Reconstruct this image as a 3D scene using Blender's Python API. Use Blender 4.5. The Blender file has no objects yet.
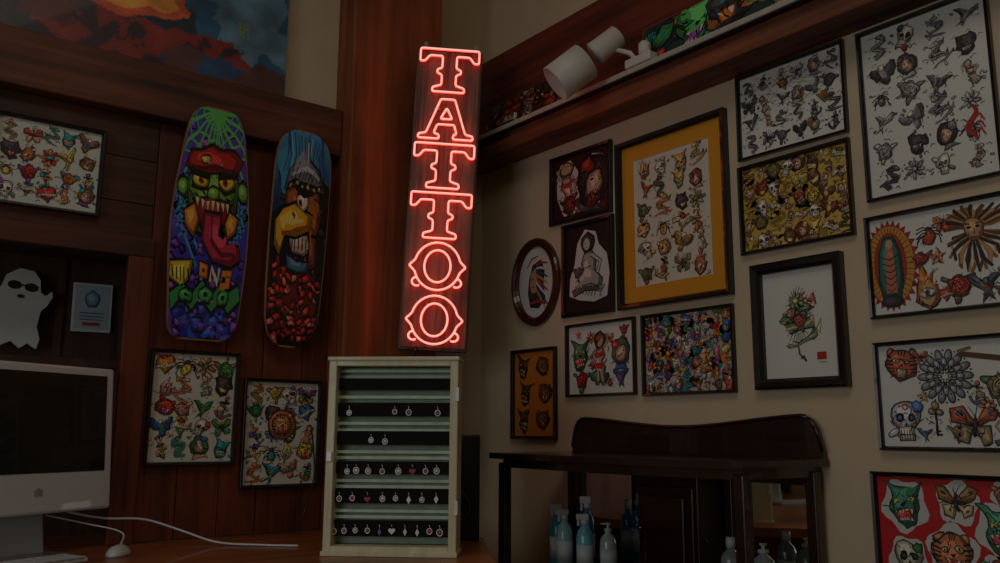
import bpy, bmesh, math, random
from math import sin, cos, pi, radians
from mathutils import Vector, Matrix, noise

scene = bpy.context.scene
scene.view_settings.view_transform = 'Standard'
scene.view_settings.look = 'None'

# ------------------------------------------------------------------ colour / materials
def lin(c):
    return tuple(((x/255)/12.92 if x/255 <= .04045 else ((x/255+.055)/1.055)**2.4) for x in c)
MATS = {}
def new_mat(name):
    m = bpy.data.materials.new(name); m.use_nodes = True
    return m, m.node_tree.nodes, m.node_tree.links, m.node_tree.nodes['Principled BSDF']
def plain(name, rgb, rough=.5, metal=0, var=.12, scale=30, coat=0, spec=.5, emis=None, es=0, bump=0):
    if name in MATS: return MATS[name]
    m, N, L, b = new_mat(name)
    c = lin(rgb)
    tc = N.new('ShaderNodeTexCoord'); nz = N.new('ShaderNodeTexNoise'); nz.inputs['Scale'].default_value = scale
    nz.inputs['Detail'].default_value = 4
    L.new(tc.outputs['Object'], nz.inputs['Vector'])
    r = N.new('ShaderNodeValToRGB')
    r.color_ramp.elements[0].position = .3; r.color_ramp.elements[1].position = .7
    r.color_ramp.elements[0].color = (*[x*(1-var) for x in c], 1)
    r.color_ramp.elements[1].color = (*[min(1, x*(1+var)) for x in c], 1)
    L.new(nz.outputs['Fac'], r.inputs['Fac']); L.new(r.outputs['Color'], b.inputs['Base Color'])
    b.inputs['Roughness'].default_value = rough; b.inputs['Metallic'].default_value = metal
    b.inputs['Coat Weight'].default_value = coat; b.inputs['Specular IOR Level'].default_value = spec
    if bump:
        bp = N.new('ShaderNodeBump'); bp.inputs['Strength'].default_value = bump; bp.inputs['Distance'].default_value = .005
        L.new(nz.outputs['Fac'], bp.inputs['Height']); L.new(bp.outputs['Normal'], b.inputs['Normal'])
    if emis:
        b.inputs['Emission Color'].default_value = (*lin(emis), 1); b.inputs['Emission Strength'].default_value = es
    MATS[name] = m; return m
def wood(name, dark, light, axis='Z', scale=1.0, rough=.5, coat=0, bump=.3, blot=.5):
    if name in MATS: return MATS[name]
    m, N, L, b = new_mat(name)
    tc = N.new('ShaderNodeTexCoord'); mp = N.new('ShaderNodeMapping')
    s = [22*scale]*3; s['XYZ'.index(axis)] = 1.3*scale
    mp.inputs['Scale'].default_value = s
    L.new(tc.outputs['Object'], mp.inputs['Vector'])
    nz = N.new('ShaderNodeTexNoise'); nz.inputs['Scale'].default_value = 1; nz.inputs['Detail'].default_value = 8
    nz.inputs['Roughness'].default_value = .65; nz.inputs['Distortion'].default_value = .6
    L.new(mp.outputs['Vector'], nz.inputs['Vector'])
    n2 = N.new('ShaderNodeTexNoise'); n2.inputs['Scale'].default_value = 2.2; n2.inputs['Detail'].default_value = 3
    L.new(tc.outputs['Object'], n2.inputs['Vector'])
    mx = N.new('ShaderNodeMath'); mx.operation = 'MULTIPLY_ADD'
    L.new(n2.outputs['Fac'], mx.inputs[0]); mx.inputs[1].default_value = blot; L.new(nz.outputs['Fac'], mx.inputs[2])
    r = N.new('ShaderNodeValToRGB')
    r.color_ramp.elements[0].position = .3+.5*blot; r.color_ramp.elements[1].position = .68+.5*blot
    e = r.color_ramp.elements
    e[0].color = (*lin(dark), 1); e[1].color = (*lin(light), 1)
    L.new(mx.outputs[0], r.inputs['Fac']); L.new(r.outputs['Color'], b.inputs['Base Color'])
    b.inputs['Roughness'].default_value = rough; b.inputs['Coat Weight'].default_value = coat
    bp = N.new('ShaderNodeBump'); bp.inputs['Strength'].default_value = bump; bp.inputs['Distance'].default_value = .004
    L.new(nz.outputs['Fac'], bp.inputs['Height']); L.new(bp.outputs['Normal'], b.inputs['Normal'])
    MATS[name] = m; return m
def attr_mat(name, rough=.6, coat=0.0, bump=0):
    if name in MATS: return MATS[name]
    m, N, L, b = new_mat(name)
    a = N.new('ShaderNodeAttribute'); a.attribute_name = 'Col'
    L.new(a.outputs['Color'], b.inputs['Base Color'])
    b.inputs['Roughness'].default_value = rough; b.inputs['Coat Weight'].default_value = coat
    b.inputs['Coat Roughness'].default_value = .04
    if bump:
        tc = N.new('ShaderNodeTexCoord'); nz = N.new('ShaderNodeTexNoise'); nz.inputs['Scale'].default_value = 60
        L.new(tc.outputs['Object'], nz.inputs['Vector'])
        bp = N.new('ShaderNodeBump'); bp.inputs['Strength'].default_value = bump; bp.inputs['Distance'].default_value = .002
        L.new(nz.outputs['Fac'], bp.inputs['Height']); L.new(bp.outputs['Normal'], b.inputs['Normal'])
    MATS[name] = m; return m

INK = attr_mat('printed_ink', .55, .12)
BLACK = plain('black_frame_paint', (16, 14, 14), .35, coat=.3)
CREAM = plain('cream_plaster', (208, 190, 160), .85, var=.05, scale=6, bump=.25)
POSTW = wood('redwood_post', (88, 40, 22), (156, 84, 46), 'Z', .8, .55)
BEAMW = wood('dark_beam_x', (54, 28, 18), (118, 66, 42), 'X', 1, .6)
BEAMY = wood('dark_beam_y', (50, 26, 17), (150, 86, 54), 'Y', 1, .6, bump=.8)
BEAMR = wood('red_beam_y', (66, 26, 17), (124, 56, 34), 'Y', .8, .6)
PANEL = wood('panel_planks', (62, 28, 16), (122, 58, 32), 'Z', 1, .5)
PANELX = wood('panel_dark', (48, 24, 15), (94, 50, 31), 'X', 1, .6)
NOOK = wood('nook_boards', (44, 29, 21), (86, 58, 40), 'Z', 1, .7)
DESKW = wood('desk_wood', (110, 60, 28), (176, 104, 52), 'X', .7, .4, coat=.2)
MAHOG = wood('mahogany', (22, 10, 7), (54, 26, 18), 'Y', 1, .3, coat=.5, bump=.1)

# ------------------------------------------------------------------ mesh builder
class MB:
    def __init__(s): s.v=[]; s.f=[]; s.m=[]; s.c=[]; s.mats=[]; s.sm=[]
    def mi(s, mat):
        if mat not in s.mats: s.mats.append(mat)
        return s.mats.index(mat)
    def face(s, pts, mat, col=(1,1,1), smooth=False):
        b=len(s.v); s.v += [tuple(p) for p in pts]; s.f.append(tuple(range(b,b+len(pts))))
        s.m.append(s.mi(mat)); s.c.append(col); s.sm.append(smooth)
    def faces(s, verts, faces, mat, col=(1,1,1), smooth=False):
        b=len(s.v); s.v += [tuple(p) for p in verts]; k=s.mi(mat)
        for f in faces: s.f.append(tuple(b+i for i in f)); s.m.append(k); s.c.append(col); s.sm.append(smooth)
    def box(s, x0,x1,y0,y1,z0,z1, mat, M=None, bev=0):
        bm=bmesh.new(); bmesh.ops.create_cube(bm,size=1)
        for v in bm.verts:
            v.co=Vector(((x0+x1)/2+v.co.x*(x1-x0),(y0+y1)/2+v.co.y*(y1-y0),(z0+z1)/2+v.co.z*(z1-z0)))
        if bev: bmesh.ops.bevel(bm,geom=bm.edges[:],offset=bev,segments=2,affect='EDGES',profile=.5)
        s.addbm(bm,mat,M)
    def addbm(s,bm,mat,M=None,smooth=False):
        bm.verts.index_update()
        vs=[(M@v.co if M else v.co) for v in bm.verts]
        s.faces(vs,[[v.index for v in f.verts] for f in bm.faces],mat,smooth=smooth); bm.free()
    def lathe(s, prof, mat, M=None, n=24, smooth=True):
        vs=[];fs=[]
        for r,z in prof:
            for i in range(n): vs.append(Vector((r*cos(2*pi*i/n),r*sin(2*pi*i/n),z)))
        for j in range(len(prof)-1):
            for i in range(n):
                a=j*n+i; b=j*n+(i+1)%n; fs.append((a,b,b+n,a+n))
        fs.append(tuple(range(n))[::-1]); fs.append(tuple(range((len(prof)-1)*n,len(prof)*n)))
        if M: vs=[M@v for v in vs]
        s.faces(vs,fs,mat,smooth=smooth)
    def tube(s, pts, r, mat, n=8, closed=False, M=None):
        pts=[Vector(p) for p in pts]; N=len(pts); vs=[]; fs=[]
        for i,p in enumerate(pts):
            a=pts[(i-1)%N] if closed or i>0 else p; b=pts[(i+1)%N] if closed or i<N-1 else p
            t=(b-a).normalized(); up=Vector((0,1,0)) if abs(t.y)<.9 else Vector((0,0,1))
            x=t.cross(up).normalized(); y=x.cross(t)
            for k in range(n): vs.append(p+x*r*cos(2*pi*k/n)+y*r*sin(2*pi*k/n))
        for i in range(N if closed else N-1):
            j=(i+1)%N
            for k in range(n): fs.append((i*n+k,i*n+(k+1)%n,j*n+(k+1)%n,j*n+k))
        if not closed: fs.append(tuple(range(n))); fs.append(tuple(range((N-1)*n,N*n)))
        if M: vs=[M@v for v in vs]
        s.faces(vs,fs,mat,smooth=True)
    def prism(s, pts, y0, y1, mat, M=None, col=(1,1,1)):
        n=len(pts); vs=[Vector((p[0],y0,p[1])) for p in pts]+[Vector((p[0],y1,p[1])) for p in pts]
        fs=[tuple(range(n)),tuple(range(n,2*n))[::-1]]+[(i,i+n,(i+1)%n+n,(i+1)%n) for i in range(n)]
        if M: vs=[M@v for v in vs]
        s.faces(vs,fs,mat,col)
    def obj(s, name, M=None, parent=None, recalc=True):
        me=bpy.data.meshes.new(name); me.from_pydata(s.v,[],s.f)
        for m in s.mats: me.materials.append(m)
        me.polygons.foreach_set('material_index',s.m); me.polygons.foreach_set('use_smooth',s.sm)
        ca=me.color_attributes.new('Col','FLOAT_COLOR','CORNER'); buf=[]
        for p,c in zip(me.polygons,s.c):
            if c and isinstance(c[0],(tuple,list)):
                for q in c: buf += [*q,1.0]
            else: buf += [*c,1.0]*p.loop_total
        ca.data.foreach_set('color',buf)
        me.update()
        if recalc:
            bm=bmesh.new(); bm.from_mesh(me); bmesh.ops.recalc_face_normals(bm,faces=[f for f in bm.faces]); bm.to_mesh(me); bm.free()
        o=bpy.data.objects.new(name,me); scene.collection.objects.link(o)
        if M: o.matrix_world=M
        if parent: o.parent=parent
        return o

# ------------------------------------------------------------------ flat art toolkit
K=(18,16,18)
OUT=.62
def el(cx,cy,rx,ry,n=14,w=0,k=5,ph=0,a=0):
    out=[]
    for i in range(n):
        t=2*pi*i/n; r=1+w*sin(k*t+ph); x=rx*r*cos(t); y=ry*r*sin(t)
        out.append((cx+x*cos(a)-y*sin(a),cy+x*sin(a)+y*cos(a)))
    return out
def offset(pts,d):
    A=sum(p[0]*q[1]-q[0]*p[1] for p,q in zip(pts,pts[1:]+pts[:1])); sg=1 if A>0 else -1; n=len(pts); out=[]
    for i in range(n):
        a=pts[i-1]; b=pts[i]; c=pts[(i+1)%n]
        def nn(p,q):
            dx,dy=q[0]-p[0],q[1]-p[1]; l=math.hypot(dx,dy) or 1; return dy/l*sg,-dx/l*sg
        n1=nn(a,b); n2=nn(b,c); x=n1[0]+n2[0]; y=n1[1]+n2[1]; l=math.hypot(x,y) or 1
        out.append((b[0]+x/l*d*1.15,b[1]+y/l*d*1.15))
    return out
class Art:
    def __init__(s,seed=1): s.p=[]; s.T=[(0,0,1,0,1)]; s.R=random.Random(seed); s.base=0; s.warp=None; s.shade=True
    def tp(s,p):
        for cx,cy,sc,rt,fl in reversed(s.T):
            x,y=p[0]*sc*fl,p[1]*sc; p=(cx+x*cos(rt)-y*sin(rt),cy+x*sin(rt)+y*cos(rt))
        return p
    def push(s,cx,cy,sc=1,rt=0,fl=1): s.T.append((cx,cy,sc,rt,fl))
    def pop(s): s.T.pop()
    def wp(s,pts):
        if s.warp is None: return pts
        q=[]
        for a,b in zip(pts,pts[1:]+pts[:1]):
            n=max(1,min(5,int(math.hypot(b[0]-a[0],b[1]-a[1])/.22)))
            for k in range(n): q.append((a[0]+(b[0]-a[0])*k/n,a[1]+(b[1]-a[1])*k/n))
        o,am,fr=s.warp; r=[]
        for x,y in q:
            v=noise.noise_vector(Vector((x*fr+o,y*fr-o,o*.37))); v2=noise.noise_vector(Vector((x*fr*2.6+o,y*fr*2.6,o)))
            r.append((x+v.x*am+v2.x*am*.35,y+v.y*am+v2.y*am*.35))
        return r
    def poly(s,pts,col,l=0): s.p.append(([s.tp(p) for p in s.wp(list(pts))],lin(col),l+s.base))
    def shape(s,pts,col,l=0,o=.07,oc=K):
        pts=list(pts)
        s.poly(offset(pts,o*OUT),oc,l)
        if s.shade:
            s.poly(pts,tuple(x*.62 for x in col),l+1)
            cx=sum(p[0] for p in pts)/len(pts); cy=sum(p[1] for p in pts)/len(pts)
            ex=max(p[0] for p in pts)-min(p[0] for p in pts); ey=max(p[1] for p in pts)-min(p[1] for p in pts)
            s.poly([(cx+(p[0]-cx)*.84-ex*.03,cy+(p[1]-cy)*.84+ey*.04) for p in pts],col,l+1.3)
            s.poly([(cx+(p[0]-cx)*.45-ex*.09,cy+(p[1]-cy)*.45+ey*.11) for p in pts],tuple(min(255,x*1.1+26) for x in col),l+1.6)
        else: s.poly(pts,col,l+1)
    def line(s,pts,w,col=K,l=3,taper=True):
        n=len(pts)
        L=[];Rr=[]
        for i in range(n):
            a=pts[max(0,i-1)]; b=pts[min(n-1,i+1)]; dx,dy=b[0]-a[0],b[1]-a[1]; d=math.hypot(dx,dy) or 1
            ww=w*.5*((.35+.65*sin(pi*(i+.5)/n)) if taper else 1)
            L.append((pts[i][0]-dy/d*ww,pts[i][1]+dx/d*ww)); Rr.append((pts[i][0]+dy/d*ww,pts[i][1]-dx/d*ww))
        for i in range(n-1): s.poly([L[i],L[i+1],Rr[i+1],Rr[i]],col,l)

COL=[(200,44,38),(226,126,44),(236,194,70),(56,136,70),(48,106,170),(130,66,144),(216,154,128),(44,152,150),(160,98,54)]
GRY=[(120,122,122),(90,92,94),(150,152,152),(60,62,64),(175,176,174)]
def heartp(r=1): return [(r*.062*16*sin(t)**3,r*.062*(13*cos(t)-5*cos(2*t)-2*cos(3*t)-cos(4*t))) for t in [2*pi*i/22 for i in range(22)]]
def m_skull(A,c):
    A.shape(el(0,.22,.68,.62,w=.03,k=3),c[0] if c[0][0]>200 and c[0][1]>180 else (216,208,190),0)
    A.shape([(-.36,-.25),(.36,-.25),(.3,-.85),(-.3,-.85)],(210,202,182),0)
    for sx in(-1,1): A.poly(el(sx*.28,.12,.19,.2),K,3); A.poly(el(sx*.28,.12,.08,.08),c[1],4)
    A.poly([(0,-.05),(.1,-.25),(-.1,-.25)],K,3)
    for i in range(5): A.line([(-.24+.12*i,-.4),(-.24+.12*i,-.8)],.04)
    A.line([(-.3,-.6),(.3,-.6)],.05); A.line([(.1,.8),(.2,.6),(.05,.5)],.04)
    A.shape(el(.55,.6,.26,.24,12,w=.15),c[1],4,.05); A.shape(el(-.6,-.5,.3,.14,10,a=.6),c[2],-2,.05)
def m_rose(A,c):
    for a in(2.6,.5,-1.6): A.shape(el(cos(a)*.75,sin(a)*.75,.42,.18,10,a=a),c[3] if len(c)>3 else c[1],-2)
    A.shape(el(0,0,.66,.64,20,w=.1,k=5),c[0],0)
    for r,p in((.55,.7),(.44,0),(.32,1.5),(.2,3),(.1,0)):
        for k in range(3): A.line([(r*cos(p+k*2.1+t),r*sin(p+k*2.1+t)) for t in(0,.4,.8,1.2,1.6)],.07)
def m_dagger(A,c):
    A.shape([(-.13,.1),(.13,.1),(.1,-.7),(0,-1),(-.1,-.7)],c[2],0); A.line([(0,.05),(0,-.85)],.03)
    A.shape(el(0,.18,.42,.1,12,w=.1,k=4),c[1],2); A.shape([(-.09,.25),(.09,.25),(.07,.7),(-.07,.7)],c[0],2); A.shape(el(0,.82,.13,.13,10),c[1],3)
    A.line([(.6*sin(t)*.6,-.1-t*.12) for t in[i*.5 for i in range(9)]],.1,c[0],5)
    A.shape(el(.3,-.4,.22,.2,12,w=.15),c[0],3,.05); A.shape(el(-.28,-.1,.18,.16,12,w=.15),c[3%len(c)],3,.05)
def m_heart(A,c):
    A.shape(heartp(.8),c[0],0); A.shape([(-.8,-.15),(.8,.1),(.82,-.12),(-.78,-.38)],(224,214,184),3)
    for i in range(7): A.line([(-.6+.18*i,-.3+.03*i),(-.55+.18*i,-.1+.03*i)],.06,K,6)
    for i in range(-2,3): A.shape([(i*.15-.07,.6),(i*.15+.07,.6),(i*.2,1.0)],c[1],-2,.05)
def m_lady(A,c):
    A.shape(el(0,.1,.72,.8,18,w=.08,k=6),c[3] if len(c)>3 else K,0); A.shape(el(.03,-.05,.38,.5,14),(206,168,142),3)
    for k in range(7): A.line([(-.65+.2*k,.2),(-.5+.18*k,.6),(-.2+.1*k,.85)],.05,K,3)
    for sx in(-1,1): A.poly(el(.03+sx*.17,.05,.08,.035,8),K,7); A.line([(.03+sx*.28,.15),(.03+sx*.17,.2),(.03+sx*.06,.15)],.05,K,7)
    A.poly(el(.03,-.3,.1,.045,8),c[0],7); A.line([(.03,0),(.07,-.13),(.0,-.16)],.03,K,7)
    A.line([(.3,.25),(.36,0),(.25,-.35)],.09,(150,106,86),6)
    A.shape(el(-.45,.5,.26,.26,12,w=.15),c[0],4,.05); A.shape([(-.25,-.55),(-.6,-.98),(.6,-.98),(.28,-.55)],c[4%len(c)],-2,.06)
def m_bird(A,c):
    A.shape([(-.95,.75),(-.5,.7),(-.1,.2),(.1,.15),(.5,.62),(1,.6),(.7,.3),(.35,-.1),(.15,-.35),(.5,-.95),(.1,-.6),(-.1,-1),(-.12,-.35),(-.4,-.05),(-.75,.3)],c[4%len(c)],0)
    A.poly([(-.1,.1),(.1,.1),(.1,-.3),(-.05,-.3)],c[0],3); A.shape(el(0,.28,.16,.16,10),c[4%len(c)],3,.05)
    for i in range(4): A.line([(-.8+.14*i,.65-.1*i),(-.55+.1*i,.35-.1*i)],.05); A.line([(.85-.14*i,.55-.1*i),(.55-.1*i,.3-.1*i)],.05)
def m_snake(A,c):
    P=[(.5*sin(t*1.25)*(1-.03*t),.85-t*.21) for t in[i*.45 for i in range(19)]]
    A.line(P,.42,K,0,False); A.line(P,.32,c[3%len(c)],1,False); A.line([(p[0]-.05,p[1]) for p in P],.14,c[2],2,False)
    for p in P[::1]: A.line([(p[0]-.14,p[1]+.05),(p[0]+.14,p[1]-.05)],.03,K,3)
    A.shape(el(P[0][0]-.1,P[0][1]+.05,.24,.15,10),c[3%len(c)],3); A.line([(P[0][0]-.35,P[0][1]+.05),(P[0][0]-.6,P[0][1]+.15)],.06,c[0],3)
def m_eagle(A,c):
    W=[(-1,.7),(-.8,.85),(-.3,.5),(0,.3),(.3,.5),(.8,.85),(1,.7),(.95,.2),(.6,-.25),(.3,-.25),(.25,-.7),(0,-.9),(-.25,-.7),(-.3,-.25),(-.6,-.25),(-.95,.2)]
    A.shape(W,c[8%len(c)],0); A.poly(el(0,0,.2,.35,10),c[2],3); A.shape(el(0,.5,.2,.22,10),(218,212,198),4,.05); A.poly([(.1,.5),(.32,.42),(.12,.38)],c[1],6)
    for i in range(8):
        for sx in(-1,1): A.line([(sx*(.94-.1*i),.65-.03*i),(sx*(.86-.09*i),.05-.05*i)],.04)
def m_anchor(A,c):
    A.line([(0,.8),(0,-.8)],.26,K,0,False); A.line([(0,.75),(0,-.7)],.13,c[4%len(c)],1,False)
    P=[(.7*sin(t),-.15-.65*cos(t)) for t in[-1.4+.28*i for i in range(11)]]
    A.line(P,.28,K,0,False); A.line(P,.14,c[4%len(c)],1,False); A.line([(-.45,.5),(.45,.5)],.2,K,1,False)
    A.shape(el(0,.85,.18,.18,10),c[1],2); A.line([(.4*sin(t*1.6),.6-t*.2) for t in[i*.5 for i in range(13)]],.1,c[2],4)
    A.shape(el(.25,-.1,.3,.28,12,w=.15),c[0],4,.05)
def m_demon(A,c):
    A.shape([(-.5,.4),(-.85,1),(-.25,.7),(.25,.7),(.85,1),(.5,.4),(.6,-.1),(.35,-.75),(0,-.95),(-.35,-.75),(-.6,-.1)],c[3%len(c)],0)
    for sx in(-1,1): A.shape([(sx*.1,.15),(sx*.45,.35),(sx*.38,.08)],c[2],3,.04); A.poly(el(sx*.28,.18,.05,.05,6),K,6); A.line([(sx*.55,.3),(sx*.4,0),(sx*.5,-.3)],.06,K,3)
    A.shape([(-.4,-.2),(.4,-.2),(.28,-.6),(-.28,-.6)],c[0],3,.05)
    for i in range(5): A.poly([(-.36+.16*i,-.2),(-.24+.16*i,-.2),(-.3+.16*i,-.36)],(230,225,210),6); A.poly([(-.28+.13*i,-.6),(-.18+.13*i,-.6),(-.23+.13*i,-.46)],(230,225,210),6)
    A.poly(el(0,0,.12,.09,8),K,3)
def m_spider(A,c):
    for k in range(4):
        for sx in(-1,1): A.line([(0,.05),(sx*(.4+.05*k),.5-.25*k),(sx*(.75+.06*(k%2)),.45-.42*k)],.08,K,0,False)
    A.shape(el(0,-.3,.34,.42),c[0],1); A.shape(el(0,.2,.22,.2),(60,56,60),1); A.poly([(-.1,-.1),(.1,-.1),(0,-.3)],c[2],4)
def m_star(A,c):
    P=[]
    for i in range(10): r=(.85,.36)[i%2]; t=pi/2+i*pi/5; P.append((r*cos(t),r*sin(t)))
    A.shape(P,c[0],0)
    for i in range(0,10,2): A.poly([(0,0),P[i],P[i+1]],c[2],3)
def m_fly(A,c):
    for sx in(-1,1):
        A.shape([(0,.1),(sx*.5,.8),(sx*.95,.7),(sx*.85,.2),(sx*.2,-.05)],c[1],0); A.shape([(0,-.05),(sx*.7,-.1),(sx*.65,-.6),(sx*.3,-.75)],c[0],0)
        A.poly(el(sx*.6,.5,.14,.12,8),c[4%len(c)],3); A.poly(el(sx*.42,-.4,.1,.1,8),c[2],3)
        for k in range(4): A.line([(sx*.1,.1-.03*k),(sx*(.85-.1*k),.7-.22*k)],.035,K,3)
    A.shape(el(0,0,.09,.5,10),(50,46,46),4,.01); A.line([(0,.4),(-.2,.85)],.04); A.line([(0,.4),(.2,.85)],.04)
def m_pinup(A,c):
    sk=(206,168,142)
    A.shape([(-.12,.45),(.14,.45),(.26,.1),(.12,-.12),(.3,-.35),(.16,-.7),(.2,-1),(.04,-1),(.02,-.5),(-.06,-.5),(-.16,-1),(-.3,-1),(-.2,-.6),(-.28,-.3),(-.12,-.1),(-.25,.15)],sk,0,.05)
    A.poly([(-.24,-.18),(.25,-.18),(.18,-.42),(-.2,-.42)],c[0],3); A.poly([(-.22,.3),(.23,.3),(.2,.1),(-.2,.1)],c[0],3)
    A.shape(el(0,.72,.26,.28,12,w=.08),c[8%len(c)],-1); A.poly(el(.02,.66,.14,.18,10),sk,3)
    A.line([(-.2,.4),(-.5,.15),(-.25,-.15)],.16,K,-2,False); A.line([(-.2,.4),(-.5,.15),(-.25,-.15)],.09,sk,-1,False)
    A.line([(.2,.4),(.45,.7),(.2,.9)],.16,K,-2,False); A.line([(.2,.4),(.45,.7),(.2,.9)],.09,sk,-1,False)
    A.shape(el(-.1,-.7,.5,.2,14,w=.15),c[3%len(c)],-3,.05)
def m_tiger(A,c):
    A.shape(el(0,0,.72,.7,18,w=.05,k=7),c[1],0)
    for sx in(-1,1):
        A.shape(el(sx*.52,.58,.18,.18,8),c[1],-2); A.shape(el(sx*.27,.15,.14,.09,8),c[2],3,.05); A.poly(el(sx*.27,.15,.04,.06,6),K,6)
        for k in range(5): A.line([(sx*.7,.4-.18*k),(sx*.42,.32-.16*k)],.08)
    A.shape([(-.3,-.2),(.3,-.2),(.22,-.6),(-.22,-.6)],c[0],3,.06); A.poly([(-.1,0),(.1,0),(0,-.14)],K,5)
    for i in(-1,1): A.poly([(i*.24,-.2),(i*.12,-.2),(i*.18,-.42)],(230,226,210),6)
    for k in(-1,0,1): A.line([(k*.14,.65),(k*.1,.38)],.07)
def m_flower(A,c):
    for k in range(8): t=k*pi/4; A.shape(el(.55*cos(t),.55*sin(t),.32,.15,10,a=t),c[k%2],0,.05)
    A.shape(el(0,0,.25,.25,12),c[2],3,.05)
def m_scroll(A,c):
    A.shape([(-.95,.15),(-.4,.35),(.3,.2),(.95,.4),(.9,-.05),(.3,-.25),(-.4,-.1),(-.9,-.3)],(216,202,170),0)
    for i in range(8): A.line([(-.75+.2*i,.0+.03*sin(i)),(-.72+.2*i,.18+.03*sin(i))],.07)
    A.push(0,.35,.5); m_rose(A,c); A.pop(); A.push(.1,-.5,.42); m_bird(A,c); A.pop()
def m_eye(A,c):
    A.shape([(-.4,-.3),(0,-.08),(.4,-.3),(0,-.52)],(225,220,210),4,.04); A.poly(el(0,-.3,.14,.16,10),c[4%len(c)],7); A.poly(el(0,-.3,.06,.08,8),K,8)
def m_flame(A,c):
    A.shape([(0,-.9),(.5,-.5),(.55,.1),(.35,0),(.3,.6),(.08,.3),(-.05,1),(-.3,.4),(-.4,.55),(-.55,0),(-.45,-.6)],c[1],0)
    A.poly([(0,-.8),(.3,-.4),(.25,.1),(.05,0),(-.05,.5),(-.25,0),(-.3,-.4)],c[2],3); m_eye(A,c)
def m_key(A,c):
    A.line([(0,.4),(0,-.9)],.13,K,0,False); A.line([(0,-.8),(.3,-.8)],.12,K,0,False); A.line([(0,-.58),(.22,-.58)],.12,K,0,False)
    for k in range(3): t=pi/2+k*2.1; A.shape(el(.25*cos(t),.6+.25*sin(t),.2,.2,10),c[0],0,.06)
def m_panther(A,c):
    A.shape([(-.8,.5),(-.5,.9),(-.3,.7),(.3,.7),(.6,.85),(.65,.4),(.85,-.1),(.4,-.3),(.5,-.7),(0,-.9),(-.5,-.5),(-.7,0)],(58,56,64),0)
    A.shape([(-.2,-.2),(.35,-.15),(.25,-.55),(-.15,-.6)],c[0],3,.04); A.poly(el(-.1,.25,.14,.07,8),c[2],4); A.poly(el(.35,.25,.1,.06,8),c[2],4)
    for i in(-.15,.25): A.poly([(i-.06,-.2),(i+.06,-.2),(i,-.42)],(230,225,210),6)
def m_dragon(A,c):
    P=[(.75*sin(t*1.15)*(.5+.06*t),.9-t*.2) for t in[i*.5 for i in range(19)]]
    for i,p in enumerate(P[2:-1:2]):
        A.shape([(p[0]+.1,p[1]+.1),(p[0]+.4,p[1]+.32),(p[0]+.3,p[1]-.05)],c[i%4],-3,.04)
    A.line(P,.36,K,0); A.line(P,.28,c[3%len(c)],1); A.line(P,.1,c[2],2)
    for p in P: A.line([(p[0]-.12,p[1]),(p[0]+.12,p[1]+.03)],.03,K,3)
    A.shape([(P[0][0]-.3,.95),(P[0][0]+.2,1.05),(P[0][0]+.35,.7),(P[0][0],.62),(P[0][0]-.35,.75)],c[3%len(c)],4,.05); A.poly(el(P[0][0]+.02,.88,.06,.05,6),c[0],7)
    for k in range(3): A.line([(P[0][0]+.2,.9),(P[0][0]+.5,1.0-.15*k)],.06,c[0],3)
ALL=[m_skull,m_rose,m_dagger,m_heart,m_lady,m_bird,m_snake,m_eagle,m_anchor,m_demon,m_spider,m_fly,m_pinup,m_tiger,m_flower,m_scroll,m_flame,m_panther,m_dragon,m_rose]
def motif(A,f,c,am=.2,nstroke=14):
    R=A.R; A.warp=(R.uniform(0,90),am,1.5)
    f(A,c)
    for _ in range(nstroke):
        r=R.uniform(.1,.8); t=R.uniform(0,6.28); x,y=r*cos(t),r*sin(t); a=R.uniform(0,3.14); l=R.uniform(.08,.2)
        A.line([(x-l*cos(a),y-l*sin(a)),(x+.06*sin(a),y+.06*cos(a)),(x+l*cos(a),y+l*sin(a))],.04,K,9)
    A.warp=None
def sheet(A,w,h,nx,ny,pal,scale=.5,kinds=None,fill=2,jit=.12,am=.2):
    R=A.R; kinds=kinds or ALL; cw=w/nx; ch=h/ny; bag=[]
    for j in range(ny):
        for i in range(nx):
            if not bag: bag=kinds[:]; R.shuffle(bag)
            f=bag.pop()
            cx=-w/2+cw*(i+.5)+R.uniform(-jit,jit)*cw; cy=-h/2+ch*(j+.5)+R.uniform(-jit,jit)*ch
            s=scale*min(cw,ch)*R.uniform(.85,1.12); c=pal[:]
            if pal is not GRY: R.shuffle(c)
            else: c=[R.choice(GRY) for _ in range(9)]
            while len(c)<9: c+=c
            A.push(cx,cy,s,R.uniform(-.45,.45),R.choice((-1,1)))
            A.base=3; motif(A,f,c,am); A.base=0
            for _ in range(fill):
                t=R.uniform(0,6.28); r=R.uniform(.95,1.2); q=(r*cos(t),r*sin(t))
                k=R.random()
                if k<.3: A.poly(el(q[0],q[1],.07,.07,6),R.choice(c) if pal is not GRY else K,1)
                elif k<.7: A.line([(q[0]-.2,q[1]),(q[0],q[1]+.12),(q[0]+.2,q[1]-.04)],.06,R.choice([K,c[0]]),1)
                else: A.shape(el(q[0],q[1],.16,.09,8,a=t),c[3],0,.04)
            A.pop()

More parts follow.
